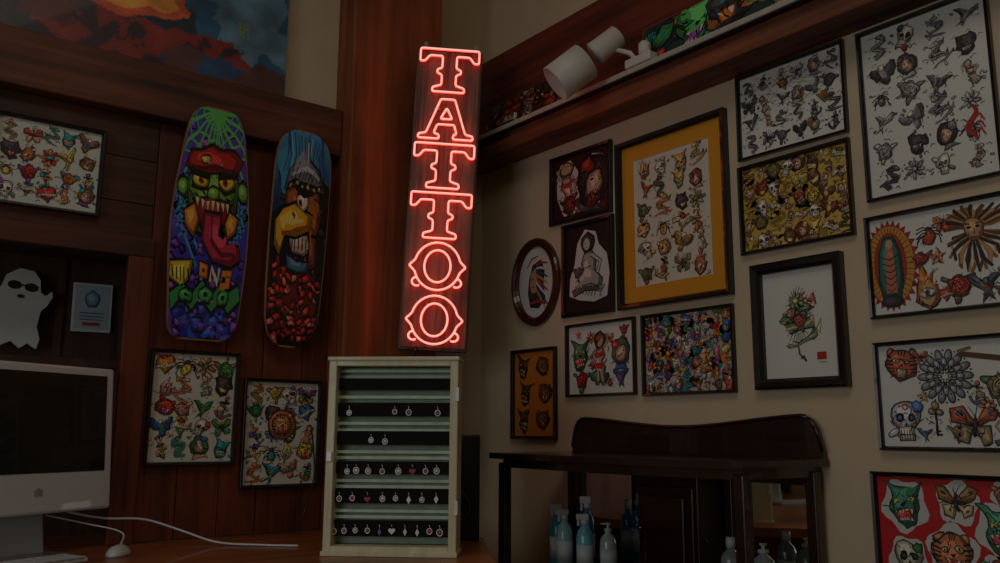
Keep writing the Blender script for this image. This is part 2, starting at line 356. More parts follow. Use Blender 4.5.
# ------------------------------------------------------------------ wall placement
XR=2.28; YB=3.0
def MR(y,z,rot=0,x=XR-.001): return Matrix.Translation((x,y,z))@Matrix.Rotation(-pi/2,4,'Z')@Matrix.Rotation(radians(rot),4,'Y')
def ML(x,z,rot=0,y=YB): return Matrix.Translation((x,y,z))@Matrix.Rotation(radians(rot),4,'Y')
def rings(mb,loops,mat):
    vs=[v for l in loops for v in l]; n=len(loops[0]); fs=[]
    for j in range(len(loops)-1):
        for i in range(n): fs.append((j*n+i,j*n+(i+1)%n,(j+1)*n+(i+1)%n,(j+1)*n+i))
    mb.faces(vs,fs,mat)
def framed(name,M,w,h,fw,paper,artfn,seed,fmat=BLACK,d=.02,mat_col=None,mw=0):
    mb=MB(); a,b=w/2,h/2
    def rc(ins,y): return [(-a+ins,y,-b+ins),(a-ins,y,-b+ins),(a-ins,y,b-ins),(-a+ins,y,b-ins)]
    rings(mb,[rc(0,-.001),rc(0,-d*.85),rc(fw*.2,-d),rc(fw*.7,-d*.9),rc(fw,-d*.55),rc(fw,-.002)],fmat)
    mb.face(rc(0,-.001),fmat)
    iw,ih=w-2*fw,h-2*fw; y=-.003
    if mat_col:
        def rr(ins,yy): return rc(fw+ins,yy)
        o=rr(-.001,-.006); i=rr(mw,-.006); i2=rr(mw+.0015,-.0035)
        vs=o+i+i2; c=lin(mat_col)
        mb.faces(vs,[(k,(k+1)%4,4+(k+1)%4,4+k) for k in range(4)],INK,c)
        mb.faces(vs,[(4+k,4+(k+1)%4,8+(k+1)%4,8+k) for k in range(4)],INK,lin((235,230,215)))
        iw-=2*mw; ih-=2*mw
    mb.face([(-iw/2-.002,y,-ih/2-.002),(iw/2+.002,y,-ih/2-.002),(iw/2+.002,y,ih/2+.002),(-iw/2-.002,y,ih/2+.002)],INK,lin(paper))
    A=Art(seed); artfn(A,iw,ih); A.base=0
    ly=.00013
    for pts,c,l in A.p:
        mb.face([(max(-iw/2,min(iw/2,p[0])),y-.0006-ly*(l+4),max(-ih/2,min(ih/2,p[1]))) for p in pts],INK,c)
    return mb.obj(name,M)

W_=(222,226,218)
def a_f8(A,w,h):
    for k in range(26): A.line([(A.R.uniform(-.5,.5)*w,A.R.uniform(-.1,.5)*h) for _ in range(2)],.0012,(120,122,120),-2)
    sheet(A,w*.96,h*.96,6,4,GRY,.50,fill=6,kinds=[m_pinup,m_bird,m_rose,m_lady,m_eagle,m_anchor,m_snake,m_fly,m_dragon])
    A.base=4
    for (x,y) in((.1,.08),(.32,-.02),(-.05,.28),(.2,-.3)):
        A.push(x*w,y*h,.022,.3); motif(A,m_rose,[(190,130,60),(200,150,80),(210,170,90),(110,130,80),(90,90,90)]*2); A.pop()
    A.base=0
def a_f11(A,w,h):
    sheet(A,w*.92,h*.94,4,6,GRY,.46,fill=5,kinds=[m_lady,m_rose,m_spider,m_bird,m_pinup,m_skull,m_panther,m_snake,m_eagle,m_flower,m_dragon])
    A.base=14
    A.line([(.115+.012*sin(t*1.7),-.05-t*.022) for t in[i*.4 for i in range(12)]],.014,(170,36,32),2)
    for k in range(3): A.line([(.11,-.09-.02*k),(.135,-.08-.02*k),(.145,-.10-.02*k)],.006,(190,44,38),3)
    A.push(-.045,.165,.012); m_rose(A,[(190,44,38)]*9); A.pop(); A.base=0
def a_gold(A,w,h): sheet(A,w*.95,h*.95,4,6,[(170,146,100),(176,84,50),(206,170,90),(80,84,70),(110,126,84),(130,96,70),(206,150,80)],.55,fill=3)
def a_f9(A,w,h):
    for k in range(30): A.poly(el(A.R.uniform(-.5,.5)*w,A.R.uniform(-.5,.5)*h,.03,.02,10,w=.2),A.R.choice([(196,160,62),(160,128,44),(216,184,90)]),-3)
    sheet(A,w,h,8,5,[(216,180,76),(126,84,44),(80,64,40),(206,160,56),(150,60,34),(110,110,56),(226,196,100)],.66,fill=3,kinds=[m_skull,m_lady,m_tiger,m_pinup,m_demon,m_eagle,m_scroll,m_dragon])
def a_f17(A,w,h):
    for k in range(60): A.poly(el(A.R.uniform(-.5,.5)*w,A.R.uniform(-.5,.5)*h,.025,.02,10,w=.2),A.R.choice(COL+[(30,28,30),(220,186,60)]),-3)
    sheet(A,w,h,9,7,COL+[(226,200,74),(226,222,212),(216,80,120)],.66,fill=2)
def a_f4(A,w,h):
    A.poly([(-w/2,-h/2),(w/2,-h/2),(w/2,h/2),(-w/2,h/2)],(58,16,18),-3)
    for k in range(14): A.poly(el(A.R.uniform(-.5,.5)*w,A.R.uniform(-.5,.5)*h,.02,.012,10,w=.3),A.R.choice([(110,26,22),(20,16,20)]),-2)
    for sx,r in((-1,.2),(1,-.25)):
        A.push(sx*w*.23,0,h*.46,r,sx); A.base=2
        A.poly([(-.55,-.85),(-.1,-1),(.4,-.9),(.6,-.2),(.5,.5),(.2,.95),(-.3,.95),(-.6,.4),(-.45,-.2)],(216,212,204),-2)
        motif(A,m_lady if sx>0 else m_pinup,[(180,60,40),(200,130,60),(196,166,106),(60,50,46),(70,80,90),(120,60,40)]*2); A.base=0; A.pop()
        A.push(sx*w*.2,-h*.28,h*.2,r,sx); A.base=5; motif(A,m_rose,[(150,60,44),(160,120,70),(170,140,96),(60,60,46)]*3); A.base=0; A.pop()
def a_f5(A,w,h):
    A.poly([(-w/2,-h/2),(w/2,-h/2),(w/2,h/2),(-w/2,h/2)],(24,22,24),-3)
    A.push(0,0,h*.5)
    A.poly([(-.45,.1),(-.35,.6),(-.1,.9),(.25,.8),(.35,.5),(.6,.25),(.68,-.2),(.6,-.7),(.2,-.8),(-.3,-.72),(-.62,-.6),(-.6,-.2)],(214,214,210),-2)
    sk=(176,170,162)
    A.shape([(-.1,.35),(.12,.38),(.25,.15),(.22,-.1),(.45,-.3),(.4,-.55),(-.1,-.5),(-.45,-.62),(-.5,-.5),(-.1,-.3),(-.05,-.05),(-.2,.1)],sk,1,.05)
    A.shape(el(.0,.58,.22,.22,12,w=.1),(60,54,52),0,.03); A.poly(el(-.04,.54,.11,.14,10),(206,200,190),5)
    A.line([(-.1,.56),(-.06,.57)],.02,K,6); A.line([(-.08,.46),(-.02,.46)],.02,K,6)
    A.line([(.1,.3),(.4,.1),(.3,-.15)],.12,K,3,False); A.line([(.1,.3),(.4,.1),(.3,-.15)],.07,(200,194,184),4,False)
    A.line([(-.2,-.4),(.1,-.38),(.3,-.45)],.03,K,4); A.line([(-.1,0),(.1,.02)],.03,K,4)
    for k in range(8): A.line([(-.45+.09*k,-.55-.02*k),(-.38+.1*k,-.42),(-.3+.1*k,-.5)],.04,(70,70,70),4)
    for k in range(5): A.line([(-.4+.05*k,-.3+.1*k),(-.28+.05*k,-.2+.1*k)],.03,(90,90,90),3)
    A.push(-.3,-.1,.2); motif(A,m_rose,GRY*2); A.pop(); A.push(.38,-.55,.17); motif(A,m_bird,GRY*2); A.pop()
    A.pop()
def a_oval(A,w,h):
    A.push(0,0,h*.5)
    A.shape([(-.15,.5),(.2,.62),(.35,.3),(.3,-.1),(.38,-.5),(.1,-.75),(-.25,-.7),(-.35,-.3),(-.3,.1)],(60,56,58),0,.03)
    A.poly([(-.22,.3),(-.02,.4),(.06,.0),(-.02,-.3),(-.2,-.3),(-.28,-.05)],(196,140,110),3)
    for k in range(8): A.line([(.0,.5-.1*k),(.2,.55-.15*k),(.5,.5-.2*k)],.07,[(190,50,40),(220,216,206),(44,70,120),(206,150,60)][k%4],4)
    A.poly(el(-.15,.1,.04,.03,6),K,6); A.line([(-.2,-.12),(-.08,-.14)],.04,(150,40,36),6)
    A.line([(-.3,-.6),(.1,-.55),(.4,-.66)],.1,(180,60,50),5)
    for k in range(8): A.line([(-.3+.09*k,-.4),(-.26+.09*k,-.66)],.025,K,6)
    A.line([(-.4,.45),(-.2,.7),(.1,.75)],.05,(190,50,40),4); A.pop()
def a_f15(A,w,h):
    for j in range(3):
        for i in range(2):
            A.push((-.24+.48*i+(.06 if j==1 else 0)-.03)*w,(.32-.32*j)*h,h*.15,A.R.uniform(-.2,.2),(-1,1)[i]); A.base=2
            motif(A,A.R.choice([m_tiger,m_demon,m_lady,m_tiger]),[(120,60,28),(130,76,34),(186,126,56),(80,46,28),(60,40,30),(110,66,36),(90,50,30),(60,40,30),(50,34,26)],.25); A.base=0; A.pop()
def a_f16(A,w,h):
    cc=[(206,56,46),(216,134,60),(226,190,106),(70,120,90),(60,96,146),(160,96,60),(70,120,96),(90,80,80),(120,76,50)]
    for i,f in enumerate((m_demon,m_pinup,m_lady)):
        A.push((-.31+.31*i)*w,(.06,.0,.06)[i]*h,h*(.25,.38,.24)[i],0); A.base=4; motif(A,f,cc,.14); A.base=0; A.pop()
    for x,y,s,f in((-.3,-.3,.15,m_rose),(.3,-.28,.14,m_bird),(-.34,.38,.08,m_star),(.36,.38,.08,m_rose),(-.12,-.1,.07,m_heart),(.14,.28,.08,m_fly),(-.14,.32,.09,m_flower),(.14,-.34,.08,m_spider)):
        A.push(x*w,y*h,h*s*1.2); A.base=1; motif(A,f,cc); A.base=0; A.pop()
def a_f10(A,w,h):
    A.push(-.005,0.005,h*.48)
    cc=[(196,96,80),(206,166,126),(210,196,140),(106,140,104),(120,136,140),(170,116,84)]*2
    A.push(0,.0,.5,.1); A.base=3; motif(A,m_dragon,cc,.28,26); A.pop()
    A.push(.05,.02,.2,.3); A.base=8; motif(A,m_rose,[(200,100,86),(216,160,140),(210,190,130),(96,136,96)]*3,.2); A.pop()
    A.push(-.02,.4,.2,.2); motif(A,m_flower,[(120,150,110),(140,160,116),(206,190,120),(96,136,92),(110,146,100)]*2,.25); A.pop()
    A.push(-.14,.16,.16,.5); motif(A,m_rose,[(206,150,140),(140,160,116),(206,190,120),(96,136,92),(110,146,100)]*2,.25); A.pop()
    A.base=0
    for k in range(30): t=k*.22; A.line([(.1*cos(t),.12+.34*sin(t)),(.2*cos(t+.1),.12+.46*sin(t)),(.3*cos(t),.1+.58*sin(t+.1))],.016,[(80,86,84),(130,96,80),(90,120,90)][k%3],0)
    A.line([(-.02,-.4),(0,-.62),(.14,-.76),(.1,-.66),(.02,-.72)],.045,(70,90,70),4)
    A.pop(); A.poly([(.052,-.112),(.082,-.112),(.082,-.090),(.052,-.090)],(180,44,34),2)
    A.line([(.056,-.12),(.082,-.12)],.002,K,2)
def a_f12(A,w,h):
    A.push(-.36*w,0,h*.48); A.shade=False
    A.poly([((.66 if i%2 else .52)*cos(t),(1.0 if i%2 else .88)*sin(t)) for i,t in[(i,2*pi*i/60) for i in range(60)]],(160,44,38),0)
    A.poly(el(0,0,.52,.86,26),(206,146,56),1)
    for i in range(40): t=2*pi*i/40; A.line([(.34*cos(t),.7*sin(t)),(.5*cos(t),.84*sin(t))],.02,(90,50,30),2)
    A.poly(el(0,0,.36,.72,24),(160,56,44),2); A.shade=True
    A.shape([(-.1,.62),(.1,.62),(.22,.3),(.26,-.3),(.2,-.68),(-.2,-.68),(-.26,-.3),(-.22,.3)],(50,116,98),3,.03)
    A.poly([(-.08,.35),(.08,.35),(.12,-.6),(-.12,-.6)],(196,110,92),6); A.poly(el(0,.46,.08,.11,10),(206,156,126),7)
    for k in range(6): A.line([(-.2+.02*k,.2-.14*k),(0,.12-.14*k),(.2-.02*k,.22-.14*k)],.025,K,7)
    A.line([(-.05,.2),(0,.28),(.05,.2)],.06,(206,156,126),7); A.shape(el(0,-.78,.24,.12,10),(60,50,60),6,.02)
    A.pop()
    A.push(.26*w,.18*h,h*.29); A.base=1; A.warp=(3.3,.15,1.4)
    for k in range(30): t=-pi*k/29; A.line([(.3*cos(t),.1+.3*sin(t)),(.7*cos(t)+.12*sin(k*2.1),.75*sin(t)),(.85*cos(t)+.1*cos(k*1.7),-.05+1.15*sin(t))],.13,[(150,96,50),(94,64,42),(196,146,84),(50,36,28)][k%4],1+.1*(k%4))
    for k in range(22): t=k*pi/21; A.line([(.35*cos(t),.3+.3*sin(t)),(.8*cos(t),.35+.5*sin(t)),(1.1*cos(t)+.1*sin(k*3),.3+.62*sin(t)+.1*sin(3*k))],.13,[(150,96,50),(94,64,42),(196,146,84),(50,36,28)][k%4],1+.1*(k%4))
    A.shape(el(0,.2,.36,.38,14),(190,144,100),3,.03)
    for sx in(-1,1): A.poly(el(sx*.16,.26,.09,.05,8),K,7); A.line([(sx*.3,.4),(sx*.1,.36)],.07,(84,56,40),7); A.line([(sx*.2,.1),(sx*.25,0)],.03,K,7)
    A.line([(0,.22),(.05,.05),(-.04,.04)],.05,K,7); A.line([(-.16,-.06),(.16,-.06)],.07,(130,50,40),7)
    A.warp=None; A.base=0; A.pop()
    for (x,y,s,f) in((-.06,.27,.14,m_spider),(-.01,.02,.10,m_star),(-.1,-.27,.2,m_flame),(.12,-.3,.14,m_rose),(.3,-.33,.15,m_bird),(.44,-.2,.13,m_dagger),(.03,-.36,.08,m_heart),(.05,.34,.09,m_fly),(-.13,.02,.1,m_rose),(.42,-.4,.08,m_rose)):
        A.push(x*w,y*h,h*s*1.1); A.base=1; motif(A,f,[(190,70,50),(206,126,60),(196,166,114),(110,90,60),(96,96,106)]*2); A.base=0; A.pop()
def a_f13(A,w,h):
    c=[(160,136,98),(190,96,62),(206,186,142),(86,120,86),(86,114,150)]*2
    A.push(-.32*w,-.25*h,h*.22); A.base=1; motif(A,m_skull,[(202,204,212),(90,130,190)]*4,.08)
    for k in range(8): t=k*pi/4; A.poly(el(.28*sin(t)*.4,.62+.12*cos(t),.06,.04,6),(190,80,60),8)
    for k in range(9): t=k*.7; A.poly(el(.5*cos(t),.25+.45*sin(t),.06,.05,6),[(190,80,60),(80,120,180),(210,170,80)][k%3],8)
    A.base=0; A.pop()
    A.push(0,.17*h,h*.27)
    for r,n,cc in((.95,14,(130,136,142)),(.66,12,(160,166,170)),(.42,10,(110,114,120)),(.24,6,(180,184,186))):
        for k in range(n): t=2*pi*k/n; A.shape(el(r*.76*cos(t),r*.76*sin(t),r*.26,r*.13,10,a=t),cc,0 if r>.9 else 3 if r>.6 else 6 if r>.4 else 9,.04)
        for k in range(n): t=2*pi*(k+.5)/n; A.poly(el(r*.98*cos(t),r*.98*sin(t),.035,.035,6),K,12)
    A.pop()
    for(x,y,s,f) in((-.32,.3,.21,m_tiger),(-.09,-.25,.17,m_key),(.18,-.3,.22,m_fly),(.38,.05,.17,m_rose),(.38,-.33,.16,m_pinup),(-.17,-.02,.08,m_star),(.22,.0,.11,m_anchor),(.06,-.36,.09,m_rose),(-.18,-.38,.08,m_bird),(-.17,.36,.08,m_fly),(.28,-.12,.09,m_flower)):
        A.push(x*w,y*h,h*s); A.base=1; motif(A,f,c,.15); A.base=0; A.pop()
    A.base=2; A.line([(.1*w,.38*h),(.46*w,.30*h)],.014,(92,64,44),1,False); A.line([(.1*w,.40*h),(.2*w,.43*h)],.010,(140,106,70),2); A.base=0
def a_f14(A,w,h):
    for(x,y,s,f,c) in((-.3,.22,.24,m_demon,[(206,60,60),(60,106,170),(226,196,90),(60,140,110),(90,140,200)]),(.08,.28,.2,m_fly,[(206,190,136),(160,120,66),(120,84,54),(190,170,90),(90,70,50)]),
        (.02,-.2,.25,m_tiger,[(190,60,44),(206,126,80),(210,194,120),(120,76,50),(60,70,80)]),(.36,.05,.24,m_demon,[(190,54,60),(74,134,86),(214,184,66),(74,156,120),(120,66,140)]),(-.3,-.3,.2,m_skull,[(214,204,186),(60,110,60)]*2),(.32,-.34,.16,m_rose,[(206,90,60),(210,150,60),(224,196,110),(70,130,80)]),(.4,.38,.13,m_rose,[(216,150,140),(196,90,60)]*3)):
        A.push(x*w,y*h,h*s*1.0); A.base=0; A.poly(el(0,0,.98,1.08,24,w=.12,k=5,ph=x*9),(210,210,204),-3); A.base=2; motif(A,f,(c*3)[:9],.16); A.base=0; A.pop()

framed('framed_tattoo_flash',MR(2.396,2.273,1),.352,.287,.016,(50,16,18),a_f4,3)
framed('framed_pinup_drawing',MR(2.360,1.932,.6),.285,.375,.016,(26,24,26),a_f5,4)
framed('framed_flash_poster',MR(1.935,2.059),.505,.635,.022,(214,212,196),a_gold,5,mat_col=(214,150,34),mw=.058,d=.03)
framed('framed_tattoo_flash',MR(1.445,2.318,.5),.384,.290,.011,W_,a_f8,6)
framed('framed_tattoo_flash',MR(1.449,2.008),.389,.292,.012,(206,174,84),a_f9,7)
framed('framed_dragon_print',MR(1.453,1.626),.308,.390,.032,W_,a_f10,8,d=.03)
framed('framed_tattoo_flash',MR(1.029,2.201),.362,.511,.011,W_,a_f11,9)
framed('framed_tattoo_flash',MR(1.030,1.758),.388,.290,.011,W_,a_f12,10)
framed('framed_tattoo_flash',MR(1.040,1.402),.370,.291,.011,W_,a_f13,11)
framed('framed_sticker_sheet',MR(1.065,1.057),.385,.285,.013,(196,32,34),a_f14,12)
framed('framed_portrait_flash',MR(2.685,1.455),.280,.368,.014,(206,126,40),a_f15,13)
framed('framed_tattoo_flash',MR(2.300,1.574),.366,.281,.011,W_,a_f16,14)
framed('framed_sticker_collage',MR(1.885,1.570),.395,.286,.011,(190,190,180),a_f17,15)
mb=MB(); n=40; a,b=.150,.186
def ov(ins,y): return [((a-ins)*cos(2*pi*i/n),y,(b-ins)*sin(2*pi*i/n)) for i in range(n)]
OVW=plain('oxblood_frame',(72,26,21),.3,coat=.5)
rings(mb,[ov(0,-.001),ov(0,-.014),ov(.006,-.022),ov(.018,-.024),ov(.026,-.016),ov(.032,-.018),ov(.038,-.010),ov(.038,-.002)],OVW)
mb.face(ov(.037,-.003),INK,lin((214,214,208)))
A=Art(22); a_oval(A,.22,.29)
for pts,c,l in A.p: mb.face([(p[0],-.0036-.00016*l,p[1]) for p in pts],INK,c)
mb.obj('oval_framed_portrait',MR(2.671,1.916))

def a_l1(A,w,h): sheet(A,w*.95,h*.9,5,4,COL,.56,fill=4)
def a_l2(A,w,h): sheet(A,w*.94,h*.95,4,5,COL+[(90,150,70)],.6,fill=4)
def a_l3(A,w,h):
    sheet(A,w*.94,h*.95,4,5,COL,.58,fill=4)
    A.push(0,.03,.052); A.base=14; A.shape(el(0,0,1.0,1.0,20),(216,124,84),1,.08); A.base=18; motif(A,m_tiger,[(190,54,44),(216,150,90),(224,184,84),(160,64,44),(60,100,140)]*2,.1); A.base=0; A.pop()
framed('framed_tattoo_flash',ML(.476,2.137,0,2.975),.324,.294,.012,(214,218,206),a_l1,31)
framed('framed_tattoo_flash',ML(.989,1.377,.2,2.975),.304,.386,.012,(212,212,198),a_l2,32)
framed('framed_tattoo_flash',ML(1.314,1.293,0,2.975),.300,.386,.012,(212,212,198),a_l3,33)

# ------------------------------------------------------------------ room shell
def boxobj(name,*b,mat,bev=0):
    m=MB(); m.box(*b,mat,bev=bev); return m.obj(name)
H=3.95; XL=-2.6; YF=-2.4; YC=3.06
FLOORM=wood('floor_boards',(60,36,22),(110,72,44),'Y',.6,.5)
boxobj('floor',XL,XR+.1,YF,YB+.6,-.1,0,mat=FLOORM)
boxobj('ceiling',XL,XR+.1,YF,YB+.6,H,H+.1,mat=plain('ceiling_paint',(190,180,160),.9))
boxobj('wall_right',XR,XR+.1,YF,YB+.6,0,H,mat=CREAM)
boxobj('wall_front',XL,XR,YF-.1,YF,0,H,mat=CREAM)
m=MB()
NX=.815; NZ=1.905; ND=.33; PX=1.91; NL=-.15
m.box(NX,PX-.05,YB,YB+.1,0,H,CREAM); m.box(PX-.05,XR,YC,YC+.1,0,H,CREAM)
m.box(XL,NX,YB,YB+.1,NZ,H,CREAM); m.box(XL,NX,YB,YB+.1,0,.90,CREAM); m.box(XL,NL,YB,YB+.1,.9,NZ,CREAM)
m.obj('wall_back')
m=MB()
m.box(XL-.1,XL,YF,YB+.1,0,.95,CREAM); m.box(XL-.1,XL,YF,YB+.1,2.5,H,CREAM); m.box(XL-.1,XL,YF,-.4,.95,2.5,CREAM); m.box(XL-.1,XL,1.6,YB+.1,.95,2.5,CREAM)
m.obj('wall_left')
m=MB(); FRW=plain('window_paint',(214,208,196),.5)
for y0,y1,z0,z1 in((-.42,1.62,.92,.98),(-.42,1.62,2.47,2.53),(-.42,-.36,.92,2.53),(1.56,1.62,.92,2.53),(.57,.63,.95,2.5),(-.4,1.6,1.70,1.74)): m.box(XL-.06,XL+.02,y0,y1,z0,z1,FRW)
m.obj('window_1')
m=MB()
m.box(NL,NX,YB+ND,YB+ND+.03,.9,NZ,NOOK); m.box(NL-.03,NL,YB+.1,YB+ND,.9,NZ,NOOK); m.box(NX,NX+.03,YB+.1,YB+ND+.03,.9,NZ,NOOK); m.box(NL,NX,YB+.1,YB+ND,NZ,NZ+.03,NOOK)
m.box(NL,NX,YB+.0,YB+ND,.905,.939,DESKW)
for zz in(1.52,): m.box(NL,NX,YB+ND-.035,YB+ND,zz,zz+.03,NOOK,bev=.002)
m.box(.60,.625,YB+ND-.012,YB+ND,1.55,NZ,NOOK)
m.obj('wall_back_alcove')
m=MB(); x=.815; rr=random.Random(4)
while x<1.485:
    w=min(.145+rr.uniform(-.01,.01),1.488-x); m.box(x+.0015,x+w-.0015,YB-.018-rr.uniform(0,.003),YB-.001,.942,2.362,PANEL,bev=.002); x+=w
z=NZ
while z<2.355:
    h=min(.155,2.363-z); m.box(NL-.1,.814,YB-.019,YB-.001,z+.001,z+h-.001,PANELX,bev=.002); z+=h
m.obj('wall_back_panelling')
m=MB(); m.box(.74,.822,YB-.045,YB-.020,.942,NZ-.031,PANEL,bev=.003); m.box(NL-.1,.822,YB-.045,YB-.020,NZ-.03,NZ+.035,PANELX,bev=.003); m.obj('trim_1')
m=MB(); m.box(XL+.01,1.488,2.925,YB-.001,2.365,2.555,BEAMW,bev=.006); m.obj('wooden_beam')
m=MB(); m.box(2.14,XR-.001,YF+.01,YC-.001,2.470,2.56,BEAMY,bev=.008); m.obj('wooden_beam')
m=MB(); m.box(2.225,XR-.001,YF+.01,YC-.001,2.562,2.985,BEAMR,bev=.005); m.obj('wooden_beam')
m=MB(); m.box(1.49,PX,2.86,YB-.001,0,H-.001,POSTW,bev=.008); m.obj('wooden_post')

# ------------------------------------------------------------------ painting
def painting():
    x0,x1,z0,z1=.10,1.255,2.556,3.35; nx,nz=230,150; mb=MB(); col=[];vs=[]
    def c(u,v):
        n1=noise.fractal(Vector((u*4,v*3,1)),1,2,5); n2=noise.fractal(Vector((u*9,v*7,5)),1,2,5)
        q=u+n1*.12; r=v+n2*.06
        base=(30,48,56)
        if q<.35: base=(44,40,40) if n2>0 else (24,40,48)
        if q>.62: base=(40,86,120)
        if q>.62 and n1>.05: base=(84,120,140)
        if r<.22 and .25<q<.9: base=(120,44,38) if n2>-.05 else (60,40,56)
        if r<.12 and q>.6: base=(44,70,100) if n1>0 else (90,60,60)
        d=math.hypot((q-.44)/.17,(v-.42)/.2)
        if d<1.15: base=(186,84,50)
        if d<.95: base=(216,140,66)
        if d<.6: base=(222,180,110) if n2>0 else (210,150,116)
        if .2<q<.34 and .1<r<.35: base=(84,30,30)
        k=1.1+n2*.35
        return lin([max(0,min(255,t*k)) for t in base])
    for j in range(nz+1):
        for i in range(nx+1):
            vs.append((x0+(x1-x0)*i/nx,2.962,z0+(z1-z0)*j/nz)); col.append(c(i/nx,j/nz))
    mb.v+=vs; k=mb.mi(attr_mat('oil_paint',.45,.1,.3))
    for j in range(nz):
        for i in range(nx):
            a=j*(nx+1)+i; q=(a,a+1,a+nx+2,a+nx+1); mb.f.append(q); mb.m.append(k); mb.c.append([col[t] for t in q]); mb.sm.append(False)
    mb.box(x0,x1,2.9625,YB-.002,z0,z1,plain('canvas_edge',(70,74,80),.8))
    SG=plain('seal_gold',(150,160,110),.6)
    for r in range(4):
        for s in range(3):
            X=1.06+.016*s; Z=2.80-.017*r
            for q in range(3): mb.box(X,X+.013,2.9605,2.9618,Z+.005*q,Z+.002+.005*q,SG)
            mb.box(X+.002+.004*((r+s)%3),X+.0045+.004*((r+s)%3),2.9604,2.9618,Z,Z+.0125,SG)
    mb.obj('canvas_painting',recalc=False)
painting()

# ------------------------------------------------------------------ skateboards
def widthf(prof,z):
    for (z1,w1),(z0,w0) in zip(prof,prof[1:]):
        if z0<=z<=z1: return w0+(w1-w0)*(z-z0)/(z1-z0)
    return prof[0][1] if z>prof[0][0] else prof[-1][1]
def skateboard(name,M,w,h,prof,artfn,bg,seed,kick):
    A=Art(seed)
    N=80
    for i in range(N):
        z1=1-2*i/N; z0=1-2*(i+1)/N
        A.poly([(-1,z0),(1,z0),(1,z1),(-1,z1)],bg((z0+z1)/2),-3)
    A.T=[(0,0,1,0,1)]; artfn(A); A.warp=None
    bm=bmesh.new(); cl=bm.loops.layers.float_color.new('Col')
    for pts,c,l in A.p:
        P=[]
        for x,z in pts:
            z=max(-.985,min(.985,z)); ww=widthf(prof,z)*.97; x=max(-ww,min(ww,x)); P.append(Vector((x*w/2,-.006-.00022*(l+5),z*h/2)))
        try:
            f=bm.faces.new([bm.verts.new(p) for p in P])
            for lp in f.loops: lp[cl]=(*c,1)
        except Exception: pass
    bmesh.ops.triangulate(bm,faces=bm.faces[:])
    for _ in range(3):
        es=[e for e in bm.edges if e.calc_length()>.03]
        if es: bmesh.ops.subdivide_edges(bm,edges=es,cuts=1); bmesh.ops.triangulate(bm,faces=bm.faces[:])
    M2=56; rows=[]
    for i in range(M2+1):
        z=1-2*i/M2; ww=widthf(prof,z)*w/2
        rows.append([bm.verts.new((ww*sx,yy,z*h/2)) for sx,yy in((-1,-.006),(1,-.006),(1,.005),(-1,.005))])
    body=[]
    for a,b in zip(rows,rows[1:]):
        for k in range(4): body.append(bm.faces.new((a[k],a[(k+1)%4],b[(k+1)%4],b[k])))
    body.append(bm.faces.new(rows[0])); body.append(bm.faces.new(rows[-1]))
    for f in body:
        f.material_index=1
        for lp in f.loops: lp[cl]=(.1,.06,.04,1)
    for v in bm.verts:
        t=max(0,abs(v.co.z)/(h/2)-.62); s=kick[0] if v.co.z>0 else kick[1]
        v.co.y+=s*t*t
    me=bpy.data.meshes.new(name); bm.to_mesh(me); bm.free()
    me.materials.append(attr_mat('deck_print',.35,.35)); me.materials.append(wood('maple_ply',(120,84,52),(170,126,82),'Z',1))
    o=bpy.data.objects.new(name,me); scene.collection.objects.link(o); o.matrix_world=M
    return o
def lerp(a,b,t): t=max(0,min(1,t)); return tuple(a[i]+(b[i]-a[i])*t for i in range(3))
P1=[(1,.28),(.975,.48),(.92,.62),(.8,.74),(.55,.84),(.25,.95),(0,1),(-.3,.99),(-.6,.93),(-.82,.88),(-.92,.82),(-.97,.7),(-1,.5)]
P2=[(1,.25),(.985,.45),(.94,.68),(.88,.84),(.78,.95),(.6,1),(0,1),(-.5,.96),(-.75,.9),(-.88,.76),(-.95,.56),(-.985,.36),(-1,.2)]
def bg1(z):
    if z>.45: return lerp((100,60,170),(70,66,166),(z-.45)*2)
    if z>-.2: return lerp((66,60,176),(100,60,170),(z+.2))
    return lerp((40,48,176),(66,60,176),(z+1)/.8)
def busy(A,n,zr,cols,sz,l,xr=.95,avoid=None):
    R=A.R
    for _ in range(n):
        x=R.uniform(-xr,xr); z=R.uniform(*zr)
        if avoid and avoid(x,z): continue
        k=R.random(); s=R.uniform(*sz); a=R.uniform(0,6.28)
        if k<.5: A.shape(el(x,z,s,s*.33,9,w=.25,k=3,ph=a),R.choice(cols),l,.02)
        else: A.line([(x+s*1.4*cos(a+t)*t,z+s*.5*sin(a+t)*t) for t in(.2,.5,.8,1.1,1.4)],s*.5,R.choice(cols+[K]),l)
